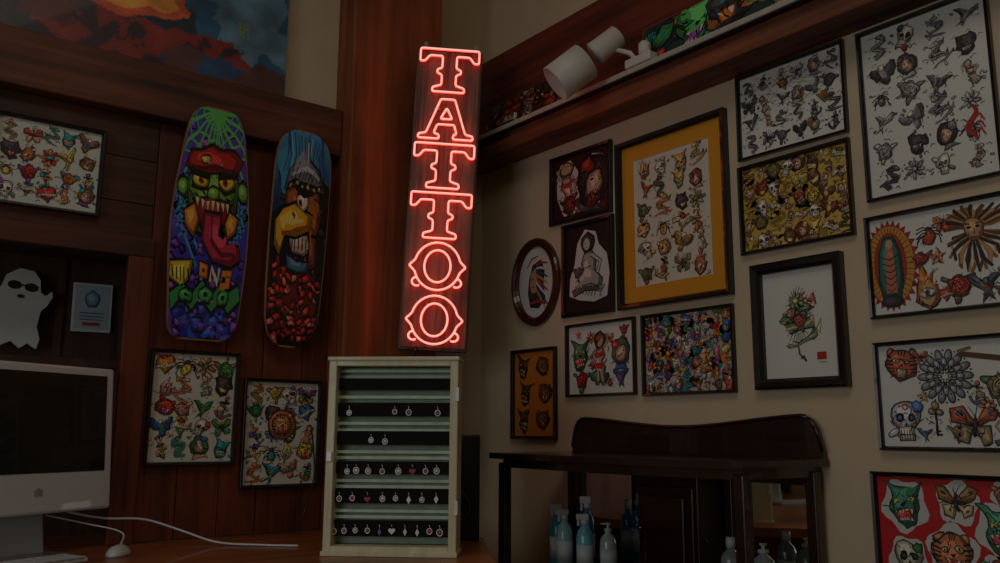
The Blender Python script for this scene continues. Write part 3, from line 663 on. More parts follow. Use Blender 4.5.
def art1(A):
    G=(96,196,90)
    A.warp=(5.1,.05,3)
    busy(A,170,(-.95,.98),[(116,70,186),(60,90,190),(80,60,166),(146,76,186),(34,34,110)],(.05,.13),-2)
    for k in range(13):
        t=pi*k/12; A.line([(0,.98),(1.4*cos(t+pi),.98-1.1*sin(t))],.035,G,2,False)
    for r in(.1,.19,.3,.43,.57): A.line([(r*2.0*cos(pi+pi*k/12),.98-r*sin(pi*k/12)*(1 if k%2 else .86)) for k in range(13)],.022,G,2,False)
    for sx in(-1,1):
        for k in range(6): A.line([(sx*.98,.1),(sx*.3,.45-.17*k)],.035,(70,150,200),2,False)
        for r in(.15,.27,.42,.6): A.line([(sx*(.98-r*cos(a)),.1+r*.5*sin(a)) for a in[-1.2+.35*i for i in range(8)]],.026,(70,150,200),2,False)
    A.base=4
    A.shape([(-.5,.45),(.5,.45),(.66,.3),(.56,.0),(.35,-.1),(-.35,-.1),(-.56,.0),(-.66,.3)],(104,160,56),1,.05)
    for k in range(44):
        x=A.R.uniform(-.55,.55); z=A.R.uniform(-.05,.42); A.line([(x,z),(x+.08,z-.02),(x+.1,z-.06)],.03,A.R.choice([K,(40,90,40),(176,206,90)]),3)
    A.shape([(-.72,.47),(-.62,.58),(-.1,.65),(.45,.62),(.72,.53),(.6,.42),(-.55,.42)],(190,36,34),3,.04)
    A.line([(-.6,.44),(0,.47),(.6,.44)],.05,(80,16,20),6); A.shape(el(-.25,.55,.11,.035,10),(210,176,60),6,.02)
    for sx in(-1,1):
        A.shape(el(sx*.33,.33,.2,.065,14),(220,196,70),5,.04); A.poly(el(sx*.3,.33,.07,.035,8),(170,40,30),8); A.poly(el(sx*.3,.33,.03,.018,8),K,9); A.line([(sx*.6,.41),(sx*.1,.36)],.07,K,9)
        A.line([(sx*.65,.25),(sx*.45,.15),(sx*.55,.05)],.05,(40,90,40),5); A.line([(sx*.55,.27),(sx*.3,.24),(sx*.15,.26)],.04,K,8)
        A.shape(el(sx*.76,.27,.13,.08,10),(110,170,70),0,.04)
    A.shape(el(0,.22,.16,.055,10),(130,180,76),5,.03)
    A.shape([(-.5,.15),(0,.18),(.5,.15),(.42,.0),(.2,-.06),(-.2,-.06),(-.42,.0)],(130,28,34),4,.04)
    for i in range(7): A.poly([(-.44+.13*i,.155),(-.35+.13*i,.155),(-.385+.13*i,.08)],(226,214,160),8)
    for sx in(-1,1): A.shape([(sx*.45,.1),(sx*.68,.04),(sx*.62,-.1),(sx*.45,-.16),(sx*.34,-.02)],(226,140,50),7,.035); A.line([(sx*.5,.05),(sx*.55,-.08)],.04,(240,206,90),10)
    A.shape([(-.2,.06),(.2,.06),(.24,-.12),(.5,-.24),(.72,-.2),(.78,-.3),(.55,-.38),(.1,-.32),(-.18,-.16)],(190,50,80),9,.04)
    A.line([(0,.04),(.04,-.14),(.3,-.28),(.62,-.28)],.05,(110,24,44),12)
    A.base=8
    for k,(x,c) in enumerate(((-.1,(226,130,50)),(.18,(226,216,190)),(.48,(226,130,50)))):
        z=-.43-.03*k
        if k==0: A.shape([(x-.12,z+.06),(x+.12,z+.05),(x+.11,z-.07),(x-.1,z-.06)],c,9,.04); A.poly(el(x,z,.04,.02,8),K,12)
        elif k==1: A.line([(x-.1,z-.06),(x-.09,z+.06),(x+.08,z-.05),(x+.1,z+.07)],.1,K,9,False); A.line([(x-.1,z-.06),(x-.09,z+.06),(x+.08,z-.05),(x+.1,z+.07)],.06,c,10,False)
        else: A.line([(x+.12,z+.05),(x-.1,z+.05),(x-.11,z-.06),(x+.12,z-.05),(x+.1,z),(x,z)],.1,K,9,False); A.line([(x+.12,z+.05),(x-.1,z+.05),(x-.11,z-.06),(x+.12,z-.05),(x+.1,z),(x,z)],.06,c,10,False)
    A.shape([(-.95,-.38),(-.4,-.34),(-.45,-.48),(-.6,-.58),(-.95,-.53)],(226,200,60),6,.04)
    for k in range(5): A.line([(-.9+.1*k,-.4),(-.85+.1*k,-.52)],.035,K,9)
    # tangled slime figure across the lower deck
    A.line([(-.85,-.72),(-.6,-.6),(-.35,-.7),(-.1,-.58),(.15,-.7),(.4,-.58),(.6,-.68),(.85,-.56)],.2,K,6,False)
    A.line([(-.85,-.72),(-.6,-.6),(-.35,-.7),(-.1,-.58),(.15,-.7),(.4,-.58),(.6,-.68),(.85,-.56)],.13,(50,150,84),7,False)
    for x,z in((-.5,-.66),(0,-.63),(.45,-.64)): A.shape(el(x,z,.16,.055,12,w=.15),(60,170,90),9,.03); A.poly(el(x,z,.05,.02,8),K,12)
    A.base=0
    busy(A,60,(-.97,-.7),[(60,96,210),(130,76,200),(90,60,180),(40,50,160)],(.07,.16),2)
    A.warp=None
    for z in(.5,.68,-.5,-.68):
        for sx in(-1,1): A.poly(el(sx*.16,z,.035,.012,8),(150,150,150),22)
def bg2(z):
    if z>.2: return lerp((16,50,90),(64,150,200),(z-.2)*1.3)
    return lerp((12,12,14),(16,50,90),(z+.3)*2)
def art2(A):
    A.warp=(8.1,.05,3)
    A.poly(el(-.2,.62,.7,.28,18,w=.1),(60,150,190),-1)
    for k in range(14): A.line([(-.8+.13*k,.95),(-.6+.1*k,.75),(-.7+.12*k,.6)],.04,A.R.choice([(30,70,130),(120,200,220)]),0)
    A.poly([(.5,.6),(1,.5),(1,-.3),(.3,-.35),(.1,.1)],(18,16,20),0); A.poly([(-1,.2),(-.6,.3),(-.5,-.3),(-1,-.4)],(16,20,34),0)
    busy(A,30,(-.3,.6),[(30,50,80),(24,30,50),(70,50,40)],(.05,.12),1,avoid=lambda x,z:abs(x)<.55)
    A.shape([(.1,.97),(.2,.72),(.6,.62),(.78,.45),(.1,.42),(-.6,.44),(-.5,.6),(.0,.72)],(110,120,130),3,.04)
    A.line([(-.4,.56),(.1,.64),(.6,.56)],.05,(190,200,206),7); A.line([(-.5,.48),(.7,.48)],.05,K,7,False); A.line([(.1,.9),(.12,.7)],.05,(200,206,210),7)
    for k in range(10): x=-.4+.12*k; A.line([(x,.52),(x+.06,.62)],.03,K,7)
    for k in range(6): A.poly(el(-.4+.2*k,.46,.04,.02,6),(210,186,90),8)
    A.shape([(-.55,.42),(.6,.42),(.7,.2),(.6,.0),(.2,-.05),(-.1,.1),(-.55,.28)],(176,96,50),5,.04)
    for k in range(24): x=A.R.uniform(.1,.6); z=A.R.uniform(.02,.38); A.line([(x,z),(x+.06,z-.03),(x+.04,z-.07)],.03,A.R.choice([K,(216,140,80)]),8)
    A.shape(el(.05,.33,.22,.07,14),(226,220,200),8,.04); A.poly(el(-.02,.32,.08,.04,8),(170,40,30),10); A.poly(el(-.02,.32,.04,.022,8),K,11)
    A.line([(-.25,.42),(.1,.39),(.4,.43)],.07,K,11)
    A.shape([(-.2,.28),(-.6,.25),(-.85,.1),(-.8,-.1),(-.62,-.2),(-.5,-.03),(-.1,.0),(.3,.06),(.4,.2),(.1,.26)],(230,180,44),8,.045)
    A.line([(-.7,.12),(-.3,.12),(.1,.17)],.05,(246,220,120),12); A.line([(-.6,-.02),(-.1,.06),(.3,.1)],.05,(150,86,24),12); A.line([(-.3,.2),(-.2,.17)],.04,K,12)
    A.shape([(-.35,-.03),(.3,.03),(.45,-.1),(.2,-.2),(-.2,-.16)],(196,176,150),5,.04)
    for k in range(6): A.line([(-.22+.11*k,-.02),(-.2+.11*k,-.15)],.04,K,9)
    A.shape([(.3,.02),(.6,0),(.66,-.25),(.4,-.3)],(130,60,36),6,.04)
    R=A.R
    A.poly([(-.7,-.35),(-.3,-.28),(.3,-.3),(.7,-.38),(.8,-.9),(-.8,-.9)],(110,18,20),1)
    for k in range(90):
        x=R.uniform(-.8,.8); z=R.uniform(-.93,-.3)
        A.shape(el(x,z,R.uniform(.06,.13),R.uniform(.018,.036),9,w=.15),R.choice([(190,34,34),(216,70,56),(150,22,26),(226,110,96)]),2+(k%4)*2,.03)
    for k in range(5): A.line([(-.6+.3*k,-.32),(-.65+.3*k,-.2)],.07,(190,34,34),3)
    A.shape([(-.4,-.2),(.1,-.26),(.4,-.24),(.35,-.34),(-.3,-.32)],(70,120,150),12,.04)
    A.warp=None
    for z in(.5,.68,-.5,-.68):
        for sx in(-1,1): A.poly(el(sx*.18,z,.04,.012,8),(120,120,120),22)
skateboard('skateboard_deck',Matrix.Translation((.984,2.905,2.018))@Matrix.Rotation(radians(.4),4,'Y'),.275,.83,P1,art1,bg1,41,(.02,.16))
skateboard('skateboard_deck',Matrix.Translation((1.312,2.905,2.012))@Matrix.Rotation(radians(2.0),4,'Y'),.228,.825,P2,art2,bg2,42,(.02,.16))

# ------------------------------------------------------------------ neon sign
NEON=plain('neon_core',(255,190,175),.3,emis=(255,186,168),es=.9,var=0)
NEONHALO=plain('neon_halo_glow',(220,40,30),.3,emis=(255,60,44),es=3.0,var=0)  # added red emitter standing in for the halo around the neon
SIGNB=wood('sign_board',(70,50,44),(128,98,84),'Z',1,.6)
root=bpy.data.objects.new('neon_tattoo_sign',None); scene.collection.objects.link(root)
m=MB(); m.box(-.132,.132,.0,.05,-.61,.61,SIGNB,bev=.006)
m.box(-.124,.124,-.006,-.001,-.60,.60,wood('sign_face',(58,44,40),(136,108,94),'Z',1.6,.65,bump=.6),bev=.002)
for sx in(-1,1):
    m.box(sx*.10-.006,sx*.10+.006,-.01,.03,.605,.635,BLACK)
m.obj('board',parent=root)
t=MB(); y=-.035; RT=.0038
def neon(pts,cx,cz,w,h,closed=True):
    P=[]
    pts=[(cx+p[0]*w,cz+p[1]*h) for p in pts]
    n=len(pts)
    if closed:
        for i in range(n):
            a=Vector(pts[i-1]);b=Vector(pts[i]);c=Vector(pts[(i+1)%n])
            d=min(.008,(a-b).length*.4,(c-b).length*.4)
            p0=b+(a-b).normalized()*d; p1=b+(c-b).normalized()*d
            for s in(0,.33,.66,1): q=(1-s)**2*p0+2*s*(1-s)*b+s*s*p1; P.append((q.x,y,q.y))
    else: P=[(p[0],y,p[1]) for p in pts]
    t.tube(P,RT,NEON,8,closed)
    t.tube([(p[0],y+.0058,p[2]) for p in P],.0042,NEONHALO,8,closed)  # extra red tube behind the core, added for halo and red spill
Tp=[(-.5,.5),(.5,.5),(.5,.2),(.42,.2),(.34,.34),(.12,.34),(.12,.06),(.2,.02),(.2,-.06),(.12,-.1),(.12,-.34),(.27,-.4),(.27,-.5),(-.27,-.5),(-.27,-.4),(-.12,-.34),(-.12,-.1),(-.2,-.06),(-.2,.02),(-.12,.06),(-.12,.34),(-.34,.34),(-.42,.2),(-.5,.2)]
Ap=[(-.12,.5),(.14,.5),(.36,-.36),(.5,-.4),(.5,-.5),(.14,-.5),(.14,-.4),(.2,-.36),(.15,-.14),(-.16,-.14),(-.22,-.36),(-.12,-.4),(-.12,-.5),(-.5,-.5),(-.5,-.4),(-.36,-.36)]
for k,(cz,f) in enumerate(((.508,'T'),(.305,'A'),(.112,'T'),(-.088,'T'),(-.288,'O'),(-.495,'O'))):
    hh={'T':.180,'A':.165,'O':.185}[f]
    if f=='T': neon(Tp,0,cz,.235,hh)
    elif f=='A': neon(Ap,0,cz,.215,hh); neon([(0,.28),(.11,.0),(-.11,.0)],0,cz,.215,hh)
    else:
        O=[]
        for i in range(48):
            a=2*pi*i/48; rx=.42
            sp=max(0,1-abs(((a+pi/2)%pi)-pi/2)/.22)
            O.append(((rx+.10*sp)*cos(a),.5*sin(a)))
        neon(O,0,cz,.21,hh); neon([(.24*cos(a),.34*sin(a)) for a in[2*pi*i/24 for i in range(24)]],0,cz,.21,hh)
        for sx in(-1,1): neon([(sx*(.36+.09*sin(q_)),-.34-.09*cos(q_)) for q_ in[-.6+.5*i for i in range(8)]],0,cz,.21,hh,False)
t.obj('neon_tubes',parent=root)
m=MB(); GL=plain('standoff_glass',(150,150,150),.2)
for cz in(.495,.3,.115,-.085,-.285,-.485):
    for sx,dz in((-.03,.05),(.03,-.05)): m.lathe([(.004,0),(.004,.020)],GL,Matrix.Translation((sx,-.004,cz+dz))@Matrix.Rotation(pi/2,4,'X'),10)
m.tube([(-.06,.0,-.59),(-.07,-.02,-.63),(-.09,.03,-.67),(-.1,.08,-.76)],.004,BLACK)
m.obj('standoffs',parent=root)
root.matrix_world=Matrix.Translation((1.813,2.698,2.212))@Matrix.Rotation(radians(-34),4,'Z')@Matrix.Rotation(radians(2.4),4,'Y')

# ------------------------------------------------------------------ desk / counter
m=MB(); poly=[(XL+.02,2.0),(1.50,1.93),(1.84,2.45),(1.84,2.855),(1.48,2.855),(1.48,2.975),(XL+.02,2.975)]
vs=[(p[0],p[1],.905) for p in poly]+[(p[0],p[1],.94) for p in poly]; n=len(poly)
m.faces(vs,[tuple(range(n))[::-1],tuple(range(n,2*n))]+[(i,(i+1)%n,(i+1)%n+n,i+n) for i in range(n)],DESKW)
for x in(-2.4,-.9,.4,1.42): m.box(x,x+.05,2.08,2.97,0,.905,DESKW)
m.obj('counter_desk')
m=MB(); PAP=plain('mirror_fill_white',(226,224,214),.8,var=.03)
for k in range(9): m.box(-.11,.11,-.15,.15,.0025*k,.0025*k+.002,PAP,Matrix.Rotation(radians(rr.uniform(-5,5)),4,'Z'))
m.obj('mirror_fill_papers',Matrix.Translation((-.05,2.45,.9405)))  # unseen paper pile, added so the mirror panels reflect something pale
m=MB()
m.box(-.2,.2,-.14,.14,0,.012,PAP,bev=.002)
for sx in(-1,1): m.box(sx*.2-.005,sx*.2+.005,-.14,.14,.0,.28,PAP,bev=.002)
for z0 in(.09,.18,.27): m.box(-.2,.2,-.14,.14,z0,z0+.008,PAP,bev=.002); m.box(-.17,.17,-.12,.12,z0+.0085,z0+.03,PAP)
m.obj('mirror_fill_tray',Matrix.Translation((-.45,2.65,.9405)))  # pale tray added out of view to lighten the mirror reflections

# ------------------------------------------------------------------ jewellery display case
CW=wood('pale_case_wood',(206,198,160),(232,226,192),'Z',1,.45,coat=.2,bump=.1)
VEL=plain('black_velvet',(10,10,11),.95); SLAT=plain('pale_slats',(196,216,194),.6); SILV=plain('silver',(240,241,243),.35,.2)
root=bpy.data.objects.new('jewelry_display_case',None); scene.collection.objects.link(root)
w,h,d=.395,.575,.11; m=MB(); fw=.024
m.box(-w/2,-w/2+fw,0,d,0,h,CW,bev=.003); m.box(w/2-fw,w/2,0,d,0,h,CW,bev=.003)
m.box(-w/2+fw,w/2-fw,0,d,h-.020,h,CW,bev=.002); m.box(-w/2+fw,w/2-fw,0,d,0,.028,CW,bev=.002)
m.box(-w/2-.004,w/2+.004,-.008,d+.004,-.0,.014,CW,bev=.002); m.box(-w/2-.004,w/2+.004,-.006,d+.004,h-.004,h+.008,CW,bev=.003)
m.box(-w/2+fw,w/2-fw,d-.05,d,.03,h-.022,plain('case_backing',(150,168,150),.7))
for z in(.12,.45): m.box(w/2-.006,w/2+.003,-.004,.012,z,z+.04,SILV)
m.box(-w/2+.003,-w/2+.02,-.008,-.0,.27,.30,SILV,bev=.002)
m.obj('cabinet',parent=root)
m=MB(); P=MB(); rr=random.Random(8)
ROWS=[(386,12,[]),(412,14,[349,395,409,438]),(441,14,[372,386]),(471,13,[349,358,370,384,400,414,427,438]),(499,15,[342,355,370,385,398,411,424,438]),(531,16,[338,348,359,371,383,395,408,420,432,442])]
for py,th,xs in ROWS:
    z=(557-py)/196*h; t2=th/196*h/2
    m.box(-w/2+fw,w/2-fw,.03,.04,z-t2,z+t2,VEL,bev=.003)
    m.box(-w/2+fw,w/2-fw,.04,d-.05,z+t2-.006,z+t2-.002,SLAT)
    for x in xs:
        X=((x-329)/(459-329)-.5)*w; Z=z+t2*.4; s=rr.uniform(.0066,.0088); dz=rr.uniform(.012,.016)
        P.tube([(X-.002,.026,Z+.002),(X,.024,Z-.001),(X,.024,Z-dz+s)],.0009,SILV,5)
        cm=rr.choice([SILV,SILV,SILV,plain('gem_purple',(140,110,170),.2),plain('gem_red',(170,80,84),.2),plain('pearl',(225,220,214),.2)])
        k=rr.random(); Zc=Z-dz-s*.4
        if k<.6:
            P.tube([(X+s*cos(a),.024,Zc+s*1.1*sin(a)) for a in[2*pi*i/12 for i in range(12)]],.0016,SILV,6,True)
            P.lathe([(s*.2,.0022),(s*.6,.001),(s*.7,0)][::-1],cm,Matrix.Translation((X,.024,Zc))@Matrix.Rotation(pi/2,4,'X'),10)
        elif k<.8: P.prism([(X,Zc+s*1.4),(X+s*.8,Zc),(X,Zc-s*1.6),(X-s*.8,Zc)],.023,.0255,cm)
        else: P.prism([(X+p_[0]*s*1.2,Zc+p_[1]*s*1.2) for p_ in heartp(1)],.023,.0255,cm)
for y_ in(372,378,399,426,433,455,461,484,490,514,520):
    z0=(557-y_)/196*h; m.box(-w/2+fw,w/2-fw,.042,.052,z0-.005,z0+.004,SLAT)
m.obj('display_bars',parent=root); P.obj('hanging_pendants',parent=root)
root.matrix_world=Matrix.Translation((1.338,2.237,.9405))@Matrix.Rotation(radians(-42),4,'Z')

m=MB(); m.box(-.085,.085,0,.16,0,.35,plain('speaker_black',(20,18,18),.6),bev=.006)
for z,r in((.11,.06),(.26,.03)): m.lathe([(r,0),(r*.95,.005),(r*.5,-.012),(r*.25,-.004)],plain('speaker_cone',(34,32,32),.5),Matrix.Translation((0,-.001,z))@Matrix.Rotation(pi/2,4,'X'),24)
m.obj('loudspeaker',Matrix.Translation((1.705,2.43,.9405))@Matrix.Rotation(radians(-36),4,'Z'))

# ------------------------------------------------------------------ computer
WH=plain('white_plastic',(205,214,218),.3,coat=.4,var=.02); SCR=plain('screen_black',(10,10,11),.25,coat=.25,var=0); ALU=plain('aluminium',(170,176,178),.35,.8,var=.03)
root=bpy.data.objects.new('desktop_computer',None); scene.collection.objects.link(root)
m=MB(); T_=Matrix.Translation((0,0,.12))@Matrix.Rotation(radians(-4),4,'X')
m.box(-.25,.25,0,.045,0,.43,WH,T_,bev=.008)
m.box(-.222,.222,-.0015,.004,.115,.405,SCR,T_)
m.prism([(-.012,.05),(.012,.05),(.014,.065),(0,.074),(-.014,.065)],-.0012,.002,plain('logo_grey',(140,146,150),.3),T_)
m.obj('display',parent=root)
m=MB()
m.prism([(-.1,0),(.1,0),(.1,.006),(-.1,.006)],-.02,.13,ALU)
m.box(-.08,.08,.06,.066,.008,.25,ALU,Matrix.Rotation(radians(-10),4,'X'),bev=.002)
m.obj('stand',parent=root)
root.matrix_world=Matrix.Translation((.505,2.775,.943))@Matrix.Rotation(radians(27),4,'Z')
m=MB(); m.box(-.215,.215,-.055,.055,0,.012,WH,bev=.004)
for r in range(5):
    for c in range(14): m.box(-.205+.0295*c,-.205+.0295*c+.026,.03-.02*r-.008,.03-.02*r+.009,.0125,.017,WH,bev=.0015)
m.obj('computer_keyboard',Matrix.Translation((.400,2.615,.9405))@Matrix.Rotation(radians(22),4,'Z'))
bm=bmesh.new(); bmesh.ops.create_uvsphere(bm,u_segments=24,v_segments=14,radius=1)
for v in bm.verts: v.co=Vector((v.co.x*.031,v.co.y*.055,max(0,v.co.z)*.03))
m=MB(); m.addbm(bm,WH,None,True); m.lathe([(.004,.0),(.004,.003)],ALU,Matrix.Translation((0,.022,.027)),10)
m.obj('computer_mouse',Matrix.Translation((.72,2.73,.9408))@Matrix.Rotation(radians(-35),4,'Z'))
def smooth_path(P,n=8):
    out=[]; P=[Vector(p) for p in P]
    for i in range(len(P)-1):
        p0=P[max(0,i-1)];p1=P[i];p2=P[i+1];p3=P[min(len(P)-1,i+2)]
        for k in range(n):
            t_=k/n; out.append(.5*((2*p1)+(-p0+p2)*t_+(2*p0-5*p1+4*p2-p3)*t_*t_+(-p0+3*p1-3*p2+p3)*t_**3))
    out.append(P[-1]); return out
m=MB(); m.tube(smooth_path([(.52,2.93,1.10),(.60,2.93,1.06),(.72,2.925,1.03),(.84,2.92,1.02),(.94,2.87,.985),(1.03,2.78,.950),(1.13,2.68,.9445),(1.22,2.59,.9445)]),.0035,WH)
m.tube(smooth_path([(.55,2.9,1.05),(.66,2.9,1.02),(.76,2.86,.99),(.735,2.79,.955)]),.0025,WH)
m.obj('white_power_cable')
m=MB(); m.tube(smooth_path([(1.42,2.95,1.32),(1.44,2.95,1.15),(1.40,2.93,1.02),(1.34,2.9,.945)]),.003,BLACK); m.obj('black_cable')

m=MB(); GW=plain('ghost_white',(204,212,210),.6,var=.03)
gp=[(-.02,.13),(.025,.128),(.05,.10),(.058,.06),(.075,.05),(.092,.07),(.098,.05),(.085,.015),(.07,-.005),(.068,-.06),(.085,-.10),(.08,-.135),(.05,-.12),(.03,-.14),(.0,-.12),(-.03,-.14),(-.06,-.12),(-.085,-.135),(-.08,-.06),(-.09,-.01),(-.105,.03),(-.1,.055),(-.08,.04),(-.062,.06),(-.055,.10)]
m.prism(gp,-.015,0,GW)
for sx in(-1,1): m.prism([(x+sx*.026,z+.07) for x,z in el(0,0,.021,.015,12)],-.018,-.0152,BLACK)
m.prism([(-.01,.076),(.01,.076),(.01,.071),(-.01,.071)],-.018,-.0152,BLACK); m.prism([(x,z+.035) for x,z in el(0,0,.012,.007,10)],-.017,-.0152,plain('ghost_mouth',(60,50,52),.6))
m.obj('ghost_decoration',ML(.478,1.715,6,YB+ND-.036)@Matrix.Scale(1.0,4))
m=MB(); m.box(-.066,.066,-.004,0,-.088,.088,plain('card_white',(216,220,218),.5,var=.02),bev=.001)
m.box(-.058,.058,-.0046,-.004,-.078,.08,plain('card_blue',(170,192,202),.6,var=.03))
A=Art(5); A.shape(el(.0,.03,.025,.03,12,w=.1),(110,160,180),0,.002)
for k in range(3): A.line([(-.04,-.02-.012*k),(.04,-.02-.012*k)],.004,(90,110,120),1,False)
A.line([(-.03,-.06),(.03,-.06)],.012,(180,60,50),1,False)
for pts,c,l in A.p: m.face([(p[0],-.005-.0002*l,p[1]) for p in pts],INK,c)
m.obj('pinned_card',ML(.717,1.735,-1,YB+ND-.014))

# ------------------------------------------------------------------ etagere cabinet
MIR=plain('mirror_glass',(225,228,222),.03,1,var=0)
root=bpy.data.objects.new('etagere_cabinet',None); scene.collection.objects.link(root)
ya,yb,xf=1.38,2.455,1.87; xb=XR-.012; zt=1.228
m=MB()
front=[(xf-.03*sin(pi*k/12),ya+(yb-ya)*k/12) for k in range(13)]
def slab(pts,z0,z1,mat):
    n=len(pts); vs=[(p[0],p[1],z0) for p in pts]+[(p[0],p[1],z1) for p in pts]
    m.faces(vs,[tuple(range(n)),tuple(range(n,2*n))]+[(i,(i+1)%n,(i+1)%n+n,i+n) for i in range(n)],mat)
slab(front+[(xb,yb),(xb,ya)],zt-.020,zt,MAHOG)
slab([(p[0]+.04,min(yb-.03,max(ya+.03,p[1]))) for p in front]+[(xb,yb-.03),(xb,ya+.03)],zt-.050,zt-.020,MAHOG)
for zs in(.83,.42): slab([(p[0]+.03,min(yb-.03,max(ya+.03,p[1]))) for p in front]+[(xb,yb-.03),(xb,ya+.03)],zs-.02,zs,MAHOG)
for x0,y0 in((xf+.025,ya+.02),(xf+.025,yb-.055),(xb-.045,ya+.02),(xb-.045,yb-.055)):
    m.box(x0,x0+.034,y0,y0+.034,0,zt-.034,MAHOG,bev=.004)
cre=[]
for k in range(61):
    s=k/60; e=min(s,1-s)
    hgt=.092+.033*(.5+.5*cos(2*pi*s))
    if e<.055: hgt=.123*math.sqrt(max(0,1-((.055-e)/.055)**2))
    if e<.003: hgt=.02
    cre.append((ya+.005+(yb-ya-.03)*s,zt+hgt))
pts=[(ya+.005,zt)]+cre+[(yb-.025,zt)]
n=len(pts); vs=[(xb-.02,p[0],p[1]) for p in pts]+[(xb,p[0],p[1]) for p in pts]
m.faces(vs,[tuple(range(n)),tuple(range(n,2*n))[::-1]]+[(i,i+n,(i+1)%n+n,(i+1)%n) for i in range(n)],MAHOG)
m.tube([(xb-.02,p[0],p[1]) for p in cre],.006,MAHOG,8)
m.box(xb-.006,xb,ya+.05,yb-.05,.10,zt-.04,MAHOG)
for y0 in(1.70,1.985): m.box(xb-.03,xb-.006,y0,y0+.03,.1,zt-.05,MAHOG,bev=.003)
m.box(xb-.025,xb-.006,ya+.05,yb-.05,zt-.075,zt-.05,MAHOG)
m.box(2.12,xb-.03,1.735,1.98,.83,zt-.045,MAHOG,bev=.003)
m.box(2.108,2.12,1.745,1.97,.845,1.135,MAHOG,bev=.004); m.box(2.100,2.109,1.775,1.94,.875,1.105,MAHOG,bev=.006)
m.lathe([(.004,0),(.009,.008),(.006,.014)],plain('brass',(150,120,60),.3,1),Matrix.Translation((2.108,1.955,1.0))@Matrix.Rotation(-pi/2,4,'Y'),12)
m.obj('cabinet_body',parent=root)
m=MB(); m.box(xb-.010,xb-.007,2.02,yb-.06,.85,zt-.075,MIR); m.box(xb-.010,xb-.007,ya+.06,1.70,.85,zt-.075,MIR); m.obj('mirror_panels',parent=root)

def bottle(name,x,y,z,hh,r,col,kind,lab=(200,210,210)):
    m=MB(); c=plain(name+str(col),col,.25,coat=.3)
    m.lathe([(r*.9,0),(r,.006),(r,hh*.62),(r*.85,hh*.72),(r*.38,hh*.8),(r*.36,hh*.86)],c,None,20)
    m.lathe([(r*1.01,hh*.18),(r*1.01,hh*.5)],plain('label%d%d%d'%lab,lab,.6),None,20)
    wc=plain('cap_white',(196,200,200),.4)
    if kind=='spray':
        m.lathe([(r*.46,hh*.84),(r*.46,hh*.9),(r*.3,hh*.91)],wc,None,14); m.box(-r*1.0,r*.5,-r*.28,r*.28,hh*.9,hh,wc,bev=.003); m.box(-r*.9,-r*.6,-r*.15,r*.15,hh*.8,hh*.92,wc,bev=.002)
    elif kind=='pump':
        m.lathe([(r*.46,hh*.84),(r*.46,hh*.89),(r*.14,hh*.9),(r*.14,hh*.96),(r*.3,hh*.97),(r*.3,hh)],wc,None,14); m.box(-r*.9,0,-r*.14,r*.14,hh*.965,hh*.995,wc,bev=.002)
    else: m.lathe([(r*.45,hh*.84),(r*.45,hh),(r*.3,hh*1.01)],wc,None,14)
    m.obj(name,Matrix.Translation((x,y,z))@Matrix.Rotation(rr.uniform(-1,1),4,'Z'))
for i,(x,y,hh,r,c,k) in enumerate(((2.08,2.33,.22,.028,(50,150,170),'spray'),(2.04,2.25,.21,.028,(150,190,196),'spray'),(2.13,2.23,.25,.026,(40,120,160),'spray'),(2.05,2.16,.20,.028,(110,190,196),'spray'),(2.12,2.12,.17,.028,(170,190,186),'pump'),(2.12,1.62,.17,.030,(130,140,140),'cap'),(2.15,1.53,.16,.034,(140,150,150),'pump'))):
    bottle('plastic_bottle',x,y,.8305,hh,r,c,k)

# ------------------------------------------------------------------ track light and sticker strip on beam ledge
m=MB(); m.box(2.105,2.138,.3,2.88,2.548,2.568,plain('track_white',(186,180,168),.4,.0),bev=.003)
m.box(2.110,2.133,.3,2.88,2.544,2.547,plain('track_slot',(30,28,28),.6))
m.obj('lighting_track')
root=bpy.data.objects.new('track_spotlight',None); scene.collection.objects.link(root)
LW=plain('lamp_white',(214,210,202),.45,var=.02)
sm=Vector((2.055,2.02,2.665)); bg=Vector((1.965,2.095,2.572)); ax=(bg-sm).normalized()
q=ax.to_track_quat('Z','Y').to_matrix().to_4x4()
m=MB(); m.lathe([(.034,-.055),(.042,-.05),(.043,.05),(.045,.055)],LW,Matrix.Translation(sm)@q,28)
m.lathe([(.052,-.055),(.068,-.050),(.069,.085),(.064,.088),(.058,.03),(.02,.02)],LW,Matrix.Translation(bg)@q,32)
m.lathe([(.03,0),(.054,.03),(.02,.034)],plain('bulb_face',(150,150,146),.2),Matrix.Translation(bg+ax*.02)@q,24)
m.tube([sm+Vector((.02,-.02,-.02)),(2.10,1.95,2.62),(2.12,1.93,2.58)],.009,LW)
m.box(2.10,2.142,1.86,1.98,2.569,2.602,LW,bev=.005)
m.lathe([(.016,0),(.022,.01),(.022,.04),(.014,.05)],LW,Matrix.Translation((2.12,1.90,2.60)),16)
m.obj('lamp_head',parent=root)
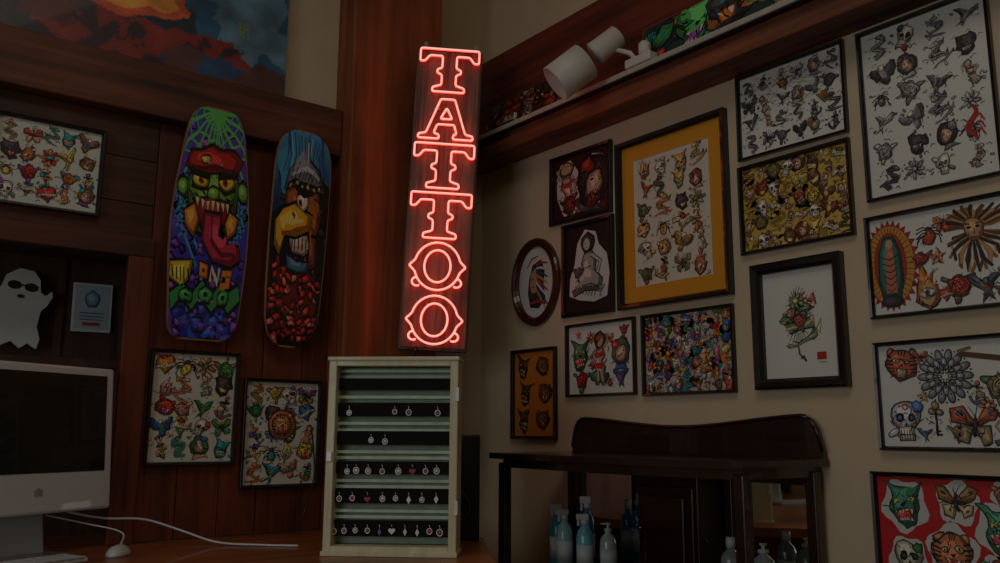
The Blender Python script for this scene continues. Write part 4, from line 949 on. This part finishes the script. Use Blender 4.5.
def strip(y0,y1,hh,pal,seed,nx,ny,bgc,border):
    m=MB(); wd=y1-y0; M=Matrix.Translation((2.178,(y0+y1)/2,2.5645+hh/2))@Matrix.Rotation(-pi/2,4,'Z')@Matrix.Rotation(radians(-14),4,'X')
    m.box(-wd/2-.006,wd/2+.006,.0005,.006,-hh/2,hh/2+.006,border,M)
    m.face([M@Vector(p) for p in((-wd/2,0,-hh/2+.006),(wd/2,0,-hh/2+.006),(wd/2,0,hh/2),(-wd/2,0,hh/2))],INK,lin(bgc))
    A=Art(seed)
    for k in range(nx*8): A.poly(el(A.R.uniform(-.5,.5)*wd,A.R.uniform(-.5,.5)*hh,.03,.02,10,w=.3),A.R.choice(pal),-3)
    sheet(A,wd,hh*.98,nx,ny,pal,.72,fill=6,am=.35,kinds=[m_demon,m_dragon,m_snake,m_rose,m_flame,m_panther,m_tiger,m_scroll,m_fly])
    for pts,cc,l in A.p: m.face([M@Vector((max(-wd/2,min(wd/2,p[0])),-.0012-.00016*(l+3),max(-hh/2+.006,min(hh/2,p[1])))) for p in pts],INK,cc)
    m.obj('sticker_artwork_strip')
strip(.90,1.97,.185,COL+[(90,190,90),(60,60,66),(200,50,40),(40,160,110)],201,7,1,(30,60,60),plain('strip_edge',(150,40,36),.5))
strip(2.32,2.90,.165,[(130,34,28),(90,24,22),(44,20,20),(170,60,40),(150,130,110),(60,50,56)],202,5,2,(60,20,18),BLACK)

# ------------------------------------------------------------------ lights
def area(name,loc,target,sx,sy,e,c):
    l=bpy.data.lights.new(name,'AREA'); l.shape='RECTANGLE'; l.size=sx; l.size_y=sy; l.energy=e; l.color=c
    o=bpy.data.objects.new(name,l); scene.collection.objects.link(o); o.location=loc
    o.rotation_euler=(Vector(target)-Vector(loc)).to_track_quat('-Z','Y').to_euler(); return o
area('window_daylight',(XL-.15,.6,1.75),(2,.9,1.7),1.9,1.5,18,(.93,.97,1.0))
area('ceiling_fill',(.2,.6,H-.05),(.4,.9,0),1.6,1.2,11,(1,.88,.72))  # added soft overhead fill, not an actual fixture
w=bpy.data.worlds.new('room_world'); scene.world=w; w.use_nodes=True
w.node_tree.nodes['Background'].inputs[0].default_value=(.5,.6,.7,1); w.node_tree.nodes['Background'].inputs[1].default_value=.15

# ------------------------------------------------------------------ camera
f,pi_,ya_,ro_=853.6,radians(10.0),radians(37.96),radians(.27)
F=Vector((sin(ya_)*cos(pi_),cos(ya_)*cos(pi_),sin(pi_))); R0=Vector((cos(ya_),-sin(ya_),0)); U0=R0.cross(F)
Rr=R0*cos(ro_)+U0*sin(ro_); Uu=U0*cos(ro_)-R0*sin(ro_)
cam=bpy.data.cameras.new('camera'); co=bpy.data.objects.new('camera',cam); scene.collection.objects.link(co)
Mx=Matrix.Identity(4)
for i in range(3): Mx[i][0]=Rr[i]; Mx[i][1]=Uu[i]; Mx[i][2]=-F[i]; Mx[i][3]=(0,0,1.3)[i]
co.matrix_world=Mx; cam.sensor_width=36; cam.lens=f/1000*36; cam.clip_start=.01
scene.camera=co
